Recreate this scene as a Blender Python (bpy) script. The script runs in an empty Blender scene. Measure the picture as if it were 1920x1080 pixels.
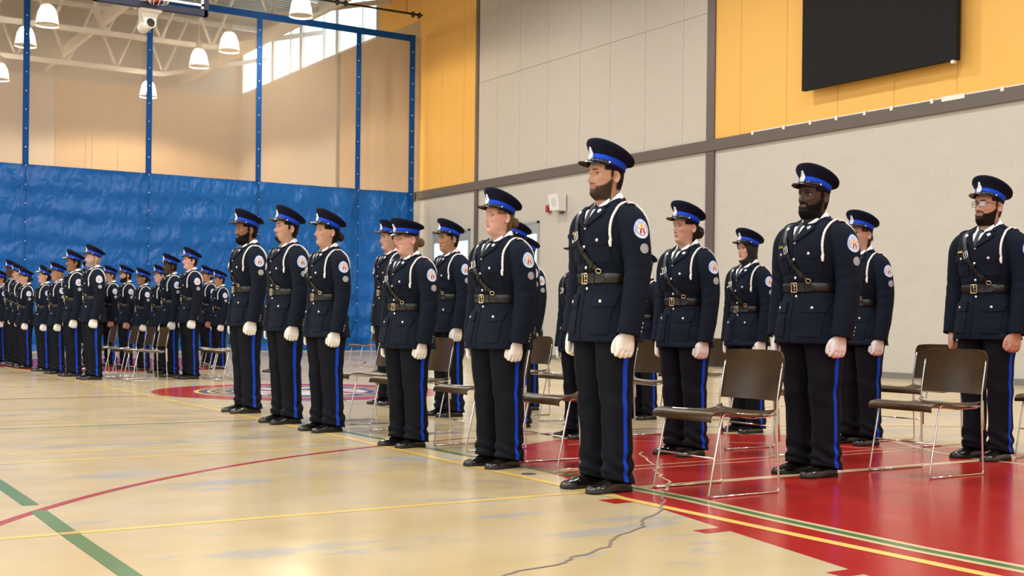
import bpy, math, random
import numpy as np
from mathutils import Vector, Matrix
from mathutils.bvhtree import BVHTree
PI = math.pi
random.seed(4); RNG = np.random.RandomState(7)
SC = bpy.context.scene
COL = SC.collection

# ------------------------------------------------------------------ object helpers
def tag(o, label=None, cat=None, group=None, kind=None):
    if label: o['label'] = label
    if cat: o['category'] = cat
    if group: o['group'] = group
    if kind: o['kind'] = kind
    return o

def link(name, data, parent=None, loc=None, label=None):
    o = bpy.data.objects.new(name, data); COL.objects.link(o)
    if parent is not None: o.parent = parent
    if loc is not None: o.location = loc
    if label: o['label'] = label
    return o

def empty(name, loc, rz=0.0, scale=1.0):
    o = bpy.data.objects.new(name, None); COL.objects.link(o)
    o.empty_display_size = .2
    o.location = loc; o.rotation_euler = (0, 0, rz); o.scale = (scale,)*3
    return o

class MB:
    """collects pieces of one mesh"""
    def __init__(s): s.v = []; s.f = []; s.m = []; s.n = 0
    def add(s, verts, faces, mi=0):
        b = s.n
        s.v.extend([tuple(map(float, p)) for p in verts]); s.n += len(verts)
        s.f.extend([tuple(i+b for i in f) for f in faces]); s.m.extend([mi]*len(faces))
        return s
    def grid(s, P, cu=False, cv=False, mi=0, cap0=False, cap1=False, flip=False):
        P = np.asarray(P, float); n, m = P.shape[:2]; F = []
        for i in range(n if cu else n-1):
            i2 = (i+1) % n
            for j in range(m if cv else m-1):
                j2 = (j+1) % m
                q = (i*m+j, i*m+j2, i2*m+j2, i2*m+j)
                F.append(q[::-1] if flip else q)
        if cap0:
            q = tuple(range(m)); F.append(q if flip else q[::-1])
        if cap1:
            q = tuple((n-1)*m+j for j in range(m)); F.append(q[::-1] if flip else q)
        return s.add(P.reshape(-1, 3), F, mi)
    def box(s, x0, x1, y0, y1, z0, z1, mi=0):
        v = [(x0,y0,z0),(x1,y0,z0),(x1,y1,z0),(x0,y1,z0),(x0,y0,z1),(x1,y0,z1),(x1,y1,z1),(x0,y1,z1)]
        return s.add(v, [(0,3,2,1),(4,5,6,7),(0,1,5,4),(1,2,6,5),(2,3,7,6),(3,0,4,7)], mi)
    def tube(s, pts, r, seg=8, mi=0, cap=True, closed=False):
        pts = np.asarray(pts, float); n = len(pts)
        r = np.full(n, r) if np.isscalar(r) else np.asarray(r, float)
        if closed: t = np.roll(pts, -1, 0)-np.roll(pts, 1, 0)
        else: t = np.gradient(pts, axis=0)
        t /= np.linalg.norm(t, axis=1)[:, None]+1e-12
        a = np.array([0, 0, 1.]) if abs(t[0][2]) < .9 else np.array([1., 0, 0])
        u = np.cross(t[0], a); u /= np.linalg.norm(u); rings = []
        for i in range(n):
            u = u-t[i]*(u@t[i]); u /= np.linalg.norm(u); w = np.cross(t[i], u)
            th = np.arange(seg)*2*PI/seg
            rings.append(pts[i]+r[i]*(np.cos(th)[:, None]*u+np.sin(th)[:, None]*w))
        return s.grid(rings, cu=closed, cv=True, mi=mi, cap0=cap and not closed, cap1=cap and not closed)
    def dome(s, c, n, r, h, seg=12, rings=4, mi=0):
        c = np.asarray(c, float); n = np.asarray(n, float); n = n/np.linalg.norm(n)
        a = np.array([0, 0, 1.]) if abs(n[2]) < .9 else np.array([1., 0, 0])
        u = np.cross(a, n); u /= np.linalg.norm(u); w = np.cross(n, u)
        th = np.arange(seg)*2*PI/seg; R = []
        for k in range(rings+1):
            p = k/rings*PI/2*.97
            R.append(c+r*math.cos(p)*(np.cos(th)[:, None]*u+np.sin(th)[:, None]*w)+n*h*math.sin(p))
        return s.grid(R, cv=True, mi=mi, cap0=True, cap1=True)
    def ell(s, c, rad, seg=16, rings=10, mi=0, R=None):
        P = []
        for i in range(rings+1):
            p = -PI/2+PI*min(max(i/rings, .02), .98); th = np.arange(seg)*2*PI/seg
            q = np.stack([np.cos(th)*math.cos(p)*rad[0], np.sin(th)*math.cos(p)*rad[1], np.full(seg, math.sin(p)*rad[2])], 1)
            if R is not None: q = q@np.asarray(R).T
            P.append(q+np.asarray(c))
        return s.grid(P, cv=True, mi=mi, cap0=True, cap1=True)
    def mesh(s, name, mats, smooth=True):
        me = bpy.data.meshes.new(name)
        me.from_pydata(s.v, [], s.f)
        for m in (mats if isinstance(mats, (list, tuple)) else [mats]): me.materials.append(m)
        if len(me.materials) > 1: me.polygons.foreach_set('material_index', s.m)
        me.polygons.foreach_set('use_smooth', [bool(smooth)]*len(me.polygons))
        me.update(); return me
    def obj(s, name, mats, parent=None, smooth=True, loc=None, label=None):
        return link(name, s.mesh(name, mats, smooth), parent, loc, label)

def spline(pts, n):
    """Catmull-Rom through pts, n samples"""
    P = np.asarray(pts, float); k = len(P)
    Q = np.vstack([2*P[0]-P[1], P, 2*P[-1]-P[-2]]); out = []
    for s in np.linspace(0, k-1-1e-9, n):
        i = int(s); t = s-i; a, b, c, d = Q[i:i+4]
        out.append(.5*((2*b)+(-a+c)*t+(2*a-5*b+4*c-d)*t*t+(-a+3*b-3*c+d)*t**3))
    return np.array(out)

def sm(x, a, b):
    t = np.clip((np.asarray(x, float)-a)/(b-a), 0, 1); return t*t*(3-2*t)

def wnoise(u, v, seed, n=6, f=(1, 4), per=False):
    r = np.random.RandomState(seed); o = 0
    for _ in range(n):
        fu = r.randint(f[0], f[1]+1)*r.choice([-1, 1]) if per else r.uniform(*f)*r.choice([-1, 1])
        o = o+np.sin(fu*u+r.uniform(*f)*v+r.uniform(0, 6.28))
    return o/n

# ------------------------------------------------------------------ materials
def nd(nt, t, **k):
    n = nt.nodes.new(t)
    for a, b in k.items(): setattr(n, a, b)
    return n
def mat(name, col, rough=.5, metal=0., spec=.5, bump=None, noise=None, coat=0., sheen=0., emit=None):
    m = bpy.data.materials.new(name); m.use_nodes = True; nt = m.node_tree; b = nt.nodes['Principled BSDF']
    b.inputs['Base Color'].default_value = (*col, 1); b.inputs['Roughness'].default_value = rough
    b.inputs['Metallic'].default_value = metal; b.inputs['Specular IOR Level'].default_value = spec
    b.inputs['Coat Weight'].default_value = coat; b.inputs['Sheen Weight'].default_value = sheen
    if emit: b.inputs['Emission Color'].default_value = (*emit[0], 1); b.inputs['Emission Strength'].default_value = emit[1]
    if noise:   # (scale, colour2, lo, hi)
        tc = nd(nt, 'ShaderNodeTexCoord'); n = nd(nt, 'ShaderNodeTexNoise'); n.inputs['Scale'].default_value = noise[0]; n.inputs['Detail'].default_value = 4
        r = nd(nt, 'ShaderNodeValToRGB'); r.color_ramp.elements[0].position = noise[2]; r.color_ramp.elements[1].position = noise[3]
        r.color_ramp.elements[0].color = (*noise[1], 1); r.color_ramp.elements[1].color = (*col, 1)
        nt.links.new(tc.outputs['Object'], n.inputs['Vector']); nt.links.new(n.outputs['Fac'], r.inputs['Fac']); nt.links.new(r.outputs['Color'], b.inputs['Base Color'])
    if bump:    # (scale, strength, distance)
        tc = nd(nt, 'ShaderNodeTexCoord'); n = nd(nt, 'ShaderNodeTexNoise'); n.inputs['Scale'].default_value = bump[0]; n.inputs['Detail'].default_value = 3
        bp = nd(nt, 'ShaderNodeBump'); bp.inputs['Strength'].default_value = bump[1]; bp.inputs['Distance'].default_value = bump[2]
        nt.links.new(tc.outputs['Object'], n.inputs['Vector']); nt.links.new(n.outputs['Fac'], bp.inputs['Height']); nt.links.new(bp.outputs['Normal'], b.inputs['Normal'])
    return m
def srgb(r, g, b):
    f = lambda c: (c/255/12.92) if c/255 <= .04045 else ((c/255+.055)/1.055)**2.4
    return (f(r), f(g), f(b))

M = {}
M['wool'] = mat('navy wool', (.0046, .0084, .0185), .85, spec=.16, bump=(260, .25, .002))
M['trouser'] = mat('dark navy trouser cloth', (.0050, .0068, .0125), .8, spec=.16, bump=(220, .25, .002))
M['felt'] = mat('navy cap cloth', (.0055, .0062, .020), .85, spec=.14, bump=(300, .3, .002))
M['blue'] = mat('royal blue braid', (.004, .055, .62), .6, spec=.2, bump=(400, .3, .001))
M['patent'] = mat('black patent leather', (.006, .006, .007), .12, spec=.6, coat=.6)
M['visor_under'] = mat('brown visor underside', (.02, .009, .006), .45)
M['leather'] = mat('black belt leather', (.0065, .006, .006), .36, spec=.5, bump=(90, .15, .002))
M['shoe'] = mat('polished black shoe leather', (.007, .0065, .006), .2, spec=.6, coat=.4, bump=(40, .12, .004))
M['sole'] = mat('black rubber sole', (.009, .009, .009), .55)
M['silver'] = mat('silver metal', (.86, .86, .87), .3, metal=.75)
M['brass'] = mat('pale brass metal', (.78, .66, .42), .28, metal=1)
M['gold'] = mat('gold name plate', (.62, .33, .05), .35, metal=.6)
M['shirt'] = mat('white shirt cotton', (.8, .82, .86), .8)
M['tie'] = mat('black necktie', (.006, .007, .011), .55)
M['glove'] = mat('white cotton glove', (.83, .82, .81), .85, bump=(350, .25, .001))
M['braid'] = mat('white braided cord', (.86, .85, .83), .8, bump=(220, .8, .003))
M['patchblue'] = mat('blue patch embroidery', (.03, .13, .55), .8)
M['patchwhite'] = mat('pale patch embroidery', (.75, .8, .9), .8)
M['patchred'] = mat('red patch embroidery', (.40, .03, .03), .8)
M['patchgold'] = mat('gold patch embroidery', (.85, .42, .04), .8)
M['patchgrey'] = mat('grey patch embroidery', (.5, .52, .55), .8)
M['patchdark'] = mat('dark patch thread', (.012, .013, .02), .8)
M['eyewhite'] = mat('eye white', (.62, .58, .54), .25)
M['lash'] = mat('dark lash', (.012, .008, .006), .6)
M['seat'] = mat('brown chair plastic', (.064, .036, .0145), .30, spec=.38, noise=(9, (.047, .027, .011), .3, .65), bump=(400, .1, .001))
M['chrome'] = mat('chromed steel rod', (.8, .8, .82), .16, metal=1)
M['hijab'] = mat('black hijab cloth', (.006, .006, .008), .8, bump=(200, .3, .002))
M['lens'] = None
def hairmat(name, c):
    m = mat(name, c, .6, spec=.12 if c[0] < .03 else .3, noise=(70, tuple(x*.55 for x in c), .35, .65), bump=(170, .7, .003)); nt = m.node_tree; b = nt.nodes['Principled BSDF']
    at = nd(nt, 'ShaderNodeAttribute', attribute_name='fade'); tc = nd(nt, 'ShaderNodeTexCoord'); n = nd(nt, 'ShaderNodeTexNoise'); n.inputs['Scale'].default_value = 420; n.inputs['Detail'].default_value = 2
    ad = nd(nt, 'ShaderNodeMath', operation='MULTIPLY_ADD'); ad.inputs[1].default_value = .9; ad.inputs[2].default_value = -.45; nt.links.new(tc.outputs['Object'], n.inputs['Vector']); nt.links.new(n.outputs['Fac'], ad.inputs[0])
    su = nd(nt, 'ShaderNodeMath', operation='ADD'); nt.links.new(at.outputs['Fac'], su.inputs[0]); nt.links.new(ad.outputs[0], su.inputs[1])
    mr = nd(nt, 'ShaderNodeMapRange'); mr.inputs['From Min'].default_value = .12; mr.inputs['From Max'].default_value = .62; nt.links.new(su.outputs[0], mr.inputs[0]); nt.links.new(mr.outputs[0], b.inputs['Alpha']); return m
HAIRF = {}
IRIS = {k: mat('iris '+k, c, .15) for k, c in dict(brown=(.03, .014, .007), blue=(.08, .13, .17), green=(.06, .07, .035)).items()}
HAIR = {k: mat('hair '+k, c, .55, spec=.35, noise=(60, tuple(x*.55 for x in c), .35, .65), bump=(160, .8, .004)) for k, c in
        dict(black=(.008, .0065, .006), brown=(.03, .017, .01), darkbrown=(.016, .0095, .0065), blonde=(.2, .12, .052), grey=(.3, .28, .26)).items()}
for k_, c_ in dict(black=(.008, .0065, .006), brown=(.036, .020, .012), darkbrown=(.017, .010, .007), blonde=(.2, .12, .052), grey=(.36, .34, .32)).items(): HAIRF[k_] = hairmat('soft hair '+k_, c_)
def skin(name, c, lip):
    return (mat('skin '+name, c, .5, spec=.4, noise=(14, (c[0]*.93, c[1]*.84, c[2]*.82), .3, .62), bump=(240, .12, .002)), mat('lips '+name, lip, .42))
SKIN = dict(pale=skin('pale', (.60, .36, .27), (.43, .17, .14)), pink=skin('pink', (.63, .36, .285), (.45, .16, .13)),
            light=skin('light', (.53, .315, .225), (.38, .15, .11)), olive=skin('olive', (.40, .215, .125), (.28, .11, .08)),
            tan=skin('tan', (.27, .135, .07), (.2, .085, .06)), brown=skin('brown', (.12, .052, .026), (.12, .045, .035)),
            dark=skin('dark', (.060, .027, .017), (.12, .048, .042)))

def glassmix(name, tint, fac, rough=.05):
    m = bpy.data.materials.new(name); m.use_nodes = True; nt = m.node_tree; nt.nodes.clear()
    o = nd(nt, 'ShaderNodeOutputMaterial'); t = nd(nt, 'ShaderNodeBsdfTransparent'); t.inputs[0].default_value = (*tint, 1)
    g = nd(nt, 'ShaderNodeBsdfGlossy'); g.inputs['Roughness'].default_value = rough; x = nd(nt, 'ShaderNodeMixShader'); x.inputs[0].default_value = fac
    nt.links.new(t.outputs[0], x.inputs[1]); nt.links.new(g.outputs[0], x.inputs[2]); nt.links.new(x.outputs[0], o.inputs[0]); return m
M['lens'] = glassmix('spectacle glass', (.93, .95, .96), .12)
M['pane'] = glassmix('window glass', (.9, .97, .98), .06)

# ------------------------------------------------------------------ the tunic as a surface  P(theta, z)
RING_M = dict(z=[.80, .86, .94, 1.02, 1.08, 1.135, 1.19, 1.27, 1.34, 1.41, 1.46, 1.50, 1.53, 1.553, 1.57],
              a=[.234, .226, .213, .195, .180, .169, .176, .193, .205, .211, .208, .193, .160, .114, .082],
              b=[.165, .160, .150, .138, .128, .123, .130, .140, .143, .138, .128, .113, .097, .083, .076],
              c=[.0, .0, .0, .002, .004, .005, .002, -.002, -.004, -.002, .003, .009, .013, .015, .016])
BUILD = dict(
    avg=dict(), stocky=dict(a=1.07, b=1.15, sl=1.06, leg=1.08), slim=dict(a=.93, b=.93, sl=.95, leg=.94), broad=dict(a=1.03, b=1.03, sl=1.06, leg=1.03),
    woman=dict(a=.96, b=1.0, sh=.94, waist=.96, hip=1.08, bust=.026, sl=.94, leg=1.06),
    womanfull=dict(a=1.04, b=1.10, sh=.97, waist=1.0, hip=1.1, bust=.030, sl=1.06, leg=1.12))
BUTTONZ = (1.405, 1.305, 1.195, 1.083)

class Body:
    def __init__(s, kind):
        k = BUILD[kind]; s.k = k; s.kind = kind
        z = np.array(RING_M['z']); a = np.array(RING_M['a'])*k.get('a', 1); b = np.array(RING_M['b'])*k.get('b', 1)
        sh = k.get('sh', 1); a = a*(1+(sh-1)*sm(z, 1.25, 1.40)); wz = np.exp(-((z-1.135)/.09)**2)
        a = a*(1+(k.get('waist', 1)-1)*wz); a = a*(1+(k.get('hip', 1)-1)*sm(z, 1.1, .95)); b = b*(1+(k.get('hip', 1)-1)*.6*sm(z, 1.1, .95))
        a[-2:] = np.array(RING_M['a'])[-2:]; b[-2:] = np.array(RING_M['b'])[-2:]
        zz = np.linspace(z[0], z[-1], 300)
        S = spline(np.stack([z, a, b, np.array(RING_M['c'])], 1), 600)
        s.zz = zz; s.a = np.interp(zz, S[:, 0], S[:, 1]); s.b = np.interp(zz, S[:, 0], S[:, 2]); s.c = np.interp(zz, S[:, 0], S[:, 3])
        s.sl = k.get('sl', 1); s.sx = (sh*k.get('a', 1)-1)*.16; s.leg = k.get('leg', 1); s.seed = sum(map(ord, kind))
    def P0(s, th, z):
        th = np.asarray(th, float); z = np.asarray(z, float)+0*th
        a = np.interp(z, s.zz, s.a); b = np.interp(z, s.zz, s.b); c = np.interp(z, s.zz, s.c); n = 2.35
        ct, st = np.cos(th), np.sin(th)
        x = a*np.sign(ct)*np.abs(ct)**(2/n); y = c+b*np.sign(st)*np.abs(st)**(2/n)
        d = .0045*wnoise(th*1., z*20, s.seed, 7, (1, 3), True)*sm(z, 1.56, 1.40)
        d = d+.005*np.sin(6*th+1.3)*sm(z, 1.06, .82)                      # skirt flutes
        d = d+.0025*np.sin(z*75+2*np.sin(2*th))*np.exp(-((z-1.2)/.06)**2)  # drag folds over the belt
        y = y+np.sign(st)*d*np.abs(st); x = x+d*ct
        bu = s.k.get('bust', 0)
        if bu: y = y-bu*(np.exp(-(((np.abs(x)-.075)/.055)**2+((z-1.31)/.065)**2)))*(st < 0)
        z = z-.046*sm(z, 1.495, 1.57)*(1-st)/2*np.abs(st)
        return np.stack([x, y, z], -1)
    def P(s, th, z, off=0.):
        p = s.P0(th, z)
        e = 1e-3
        tu = s.P0(np.asarray(th)+e, z)-s.P0(np.asarray(th)-e, z); tv = s.P0(th, np.minimum(np.asarray(z)+e, 1.5695))-s.P0(th, np.asarray(z)-e)
        n = np.cross(tu, tv); n /= np.linalg.norm(n, axis=-1, keepdims=True)+1e-12
        return p+n*np.asarray(off)[..., None] if np.ndim(off) else p+n*off
    def th_of(s, x, z, back=False):
        x = np.asarray(x, float); a = np.interp(z, s.zz, s.a); q = np.clip(x/a, -.995, .995)
        c = np.sign(q)*np.abs(q)**(2.35/2); t = np.arccos(np.clip(c, -1, 1)); return t if back else -t
    def F(s, x, z, off=0., back=False): return s.P(s.th_of(x, z, back), np.asarray(z, float), off)
    # sleeves (left, +x)
    def sleeve_setup(s):
        sx = s.sx
        C = np.array([(.12, .006, 1.468), (.168, .006, 1.464), (.213+sx*.9, .008, 1.421), (.236+sx, .014, 1.33), (.250+sx, .020, 1.21), (.256+sx, .008, 1.09), (.254+sx, -.014, .96), (.247+sx, -.036, .838)])
        r = np.array([.060, .071, .0775, .0755, .0700, .0660, .0620, .0605])*s.sl
        Q = spline(np.column_stack([C, r]), 60); s.sc = Q[:, :3]; s.sr = Q[:, 3]
        L = np.r_[0, np.cumsum(np.linalg.norm(np.diff(s.sc, axis=0), axis=1))]; s.sL = L
        t = np.gradient(s.sc, axis=0); s.st = t/np.linalg.norm(t, axis=1)[:, None]
    def S(s, ph, l, off=0.):
        ph = np.asarray(ph, float); l = np.asarray(l, float)+0*ph; ph = ph+0*l
        C = np.stack([np.interp(l, s.sL, s.sc[:, i]) for i in range(3)], -1); T = np.stack([np.interp(l, s.sL, s.st[:, i]) for i in range(3)], -1)
        r = np.interp(l, s.sL, s.sr); T = T/np.linalg.norm(T, axis=-1, keepdims=True)
        B = np.array([0, 1., 0])-T*T[..., 1:2]; B /= np.linalg.norm(B, axis=-1, keepdims=True); N = np.cross(T, B)
        u = l/s.sL[-1]
        d = .0026*wnoise(ph, l*20, s.seed+5, 7, (1, 3), True)*sm(u, .12, .3)
        d = d+.0030*np.sin(l*80+1.5*np.cos(ph))*np.exp(-((u-.52)/.10)**2)*(.5-.5*np.sin(ph))
        rr = r*(1+.06*np.abs(np.sin(ph)))+d+off
        return C+rr[..., None]*(np.cos(ph)[..., None]*N+np.sin(ph)[..., None]*B)

def patch(G, off, skirt=-.003):
    """thick cloth piece from a function G(offset)->grid"""
    top = G(off); mb = MB(); n, m = top.shape[:2]
    low = G(skirt)
    ring = [(0, j) for j in range(m)]+[(i, m-1) for i in range(1, n)]+[(n-1, j) for j in range(m-2, -1, -1)]+[(i, 0) for i in range(n-2, 0, -1)]
    mb.grid(top)
    R0 = np.array([top[i, j] for i, j in ring]); R1 = np.array([low[i, j] for i, j in ring])
    mid = R0*.6+R1*.4
    mb.grid([R0, R1], cv=True, flip=False)
    return mb

def ruled(bd, L, R, nu, nv, off, skirt=-.003, back=False):
    """cloth patch on the tunic front between two polylines of (x, z)"""
    L = spline(L, nv); R = spline(R, nv); t = np.linspace(0, 1, nu)[None, :, None]
    XZ = L[:, None]*(1-t)+R[:, None]*t
    return patch(lambda o: bd.F(XZ[..., 0], XZ[..., 1], o, back), off, skirt)

def patch_outline(bd, pts, off, mb, mi, base):
    """small embroidered polygon on the sleeve; pts in metres (u round the arm towards the back, v up)"""
    P = base(np.array(pts, float), off); mb.add(P, [tuple(range(len(pts)))], mi)

_letters = {}
def letter(ch):
    if ch not in _letters:
        cu = bpy.data.curves.new('ch', 'FONT'); cu.body = ch; cu.size = 1; cu.align_x = 'CENTER'; cu.resolution_u = 2
        o = bpy.data.objects.new('ch', cu); COL.objects.link(o); bpy.context.view_layer.update()
        me = o.to_mesh(); _letters[ch] = ([tuple(v.co) for v in me.vertices], [tuple(p.vertices) for p in me.polygons])
        o.to_mesh_clear(); bpy.data.objects.remove(o); bpy.data.curves.remove(cu)
    return _letters[ch]

# ------------------------------------------------------------------ hands (left; mirrored for right)
def remeshed(mb, voxel, mats, name, smooth_it=2):
    me = mb.mesh(name, mats); o = bpy.data.objects.new('tmp', me); COL.objects.link(o)
    r = o.modifiers.new('r', 'REMESH'); r.mode = 'VOXEL'; r.voxel_size = voxel
    if smooth_it: w = o.modifiers.new('s', 'SMOOTH'); w.iterations = smooth_it; w.factor = .5
    dg = bpy.context.evaluated_depsgraph_get(); ev = o.evaluated_get(dg); m2 = bpy.data.meshes.new_from_object(ev, depsgraph=dg)
    bpy.data.objects.remove(o); bpy.data.meshes.remove(me); m2.name = name
    m2.materials.clear()
    for m in (mats if isinstance(mats, (list, tuple)) else [mats]): m2.materials.append(m)
    m2.polygons.foreach_set('use_smooth', [True]*len(m2.polygons)); m2.update(); return m2

def hand_builder(glove=True):
    mb = MB(); g = .0012 if glove else 0.
    # palm: rings from the wrist down to the knuckles (x = back of hand outward, y = thumb side at -y)
    R = []
    for z, rx, ry, cx, cy in [(.03, .024, .030, 0, 0), (0, .0225, .029, 0, 0), (-.025, .0215, .036, .001, -.001), (-.055, .0205, .0415, .002, -.001), (-.078, .0195, .0425, .002, .0), (-.09, .015, .039, .0, .0)]:
        th = np.arange(20)*2*PI/20; n = 2.6
        rx *= .90; R.append(np.stack([cx+(rx+g)*np.sign(np.cos(th))*np.abs(np.cos(th))**(2/n), cy+(ry+g)*np.sign(np.sin(th))*np.abs(np.sin(th))**(2/n), np.full(20, z)], 1))
    mb.grid(R[::-1], cv=True, cap0=True, cap1=True)
    for i, (y, ln, dz) in enumerate([(-.031, .95, -.001), (-.0105, 1.06, -.005), (.0105, 1.0, -.003), (.030, .84, .003)]):
        k = ln
        pts = spline([(.006, y*.96, -.066+dz), (.007, y, -.083+dz), (.001, y*1.01, -.099*1+dz-.004*k), (-.016*k, y*1.0, -.106*1+dz-.004*k), (-.034*k, y*.98, -.098+dz), (-.039*k, y*.97, -.083+dz), (-.030*k, y*.95, -.068+dz), (-.018, y*.94, -.066+dz)], 22)
        rr = np.interp(np.linspace(0, 1, 22), [0, .2, .35, .6, .9, 1], np.array([.0090, .0102, .0098, .0092, .0084, .0065])*(.95+.05*k)+g*.6)
        mb.tube(pts, rr, 12)
    th = spline([(-.004, -.020, -.018), (-.010, -.036, -.038), (-.015, -.046, -.063), (-.017, -.0475, -.086), (-.0165, -.044, -.107)], 18)
    mb.tube(th, np.interp(np.linspace(0, 1, 18), [0, .3, .6, .9, 1], [.0155, .0148, .0122, .0105, .0075])+g, 12)
    if glove:
        for y in (-.0205, .0, .0205): mb.tube([(.0178, y*.8, -.005), (.0198, y*.95, -.04), (.0196, y, -.072)], .0024, 6)
    return mb

def glove_mesh():
    me = remeshed(hand_builder(True), .0021, M['glove'], 'glove', 3)
    return me
def mirrored(me, name):
    m2 = me.copy(); m2.name = name; m2.transform(Matrix.Scale(-1, 4, (1, 0, 0))); m2.flip_normals(); return m2

# ------------------------------------------------------------------ shoes
def shoe_meshes():
    ys = np.array([.078, .07, .05, .02, -.02, -.06, -.10, -.14, -.175, -.20, -.214])
    hw = np.array([.018, .030, .036, .037, .037, .041, .0465, .049, .045, .033, .012])*1.0
    ht = np.array([.060, .078, .088, .094, .094, .082, .066, .054, .047, .040, .028])
    S = spline(np.stack([ys, hw, ht], 1), 44); U = MB(); rings = []
    for y, w, h in S:
        th = np.linspace(0, PI, 17); n = 2.3
        x = w*np.sign(np.cos(th))*np.abs(np.cos(th))**(2/n); z = .018+(h-.018)*np.abs(np.sin(th))**(2/n)
        if y < -.10: z = z+.0015*np.sin((y+.13)*240)*np.exp(-((y+.115)/.02)**2)*np.sin(th)
        z = z-.003*np.exp(-((y+.152)/.0035)**2)*np.sin(th)      # toe cap seam
        rings.append(np.stack([x, np.full(17, y), z], 1))
    U.grid(rings, cap0=True, cap1=True, flip=False)
    up = U.mesh('shoe', M['shoe'])
    B = MB(); lay = []
    for z, g in ((0, -.001), (.002, .002), (.016, .003), (.020, .001)):
        o = []
        for y, w, h in S[::2]: o.append((w+g+.0015, y-(g if y < -.2 else -g if y > .07 else 0), z+(.006*sm(y, -.02, -.05)*(z < .003)*sm(y, -.11, -.07) if z < .003 else 0)))
        p = o+[(-x, y, zz) for x, y, zz in o[::-1]]; lay.append(p)
    B.grid(lay, cv=True, cap0=True, cap1=True); so = B.mesh('sole', M['sole'], True)
    Lc = MB()
    for k in range(4):
        y = -.035-.017*k; h = np.interp(y, S[::-1, 0], S[::-1, 2])
        Lc.tube([(-.018, y+.004, h-.004), (-.009, y, h+.001), (0, y-.003, h+.0025), (.009, y, h+.001), (.018, y+.004, h-.004)], .0022, 6)
    for sx in (-1, 1): Lc.tube(spline([(0, -.035, .092), (sx*.014, -.042, .094), (sx*.024, -.05, .088), (sx*.012, -.048, .091), (0, -.036, .094)], 12), .0019, 6)
    return up, so, Lc.mesh('laces', M['tie'])

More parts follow.
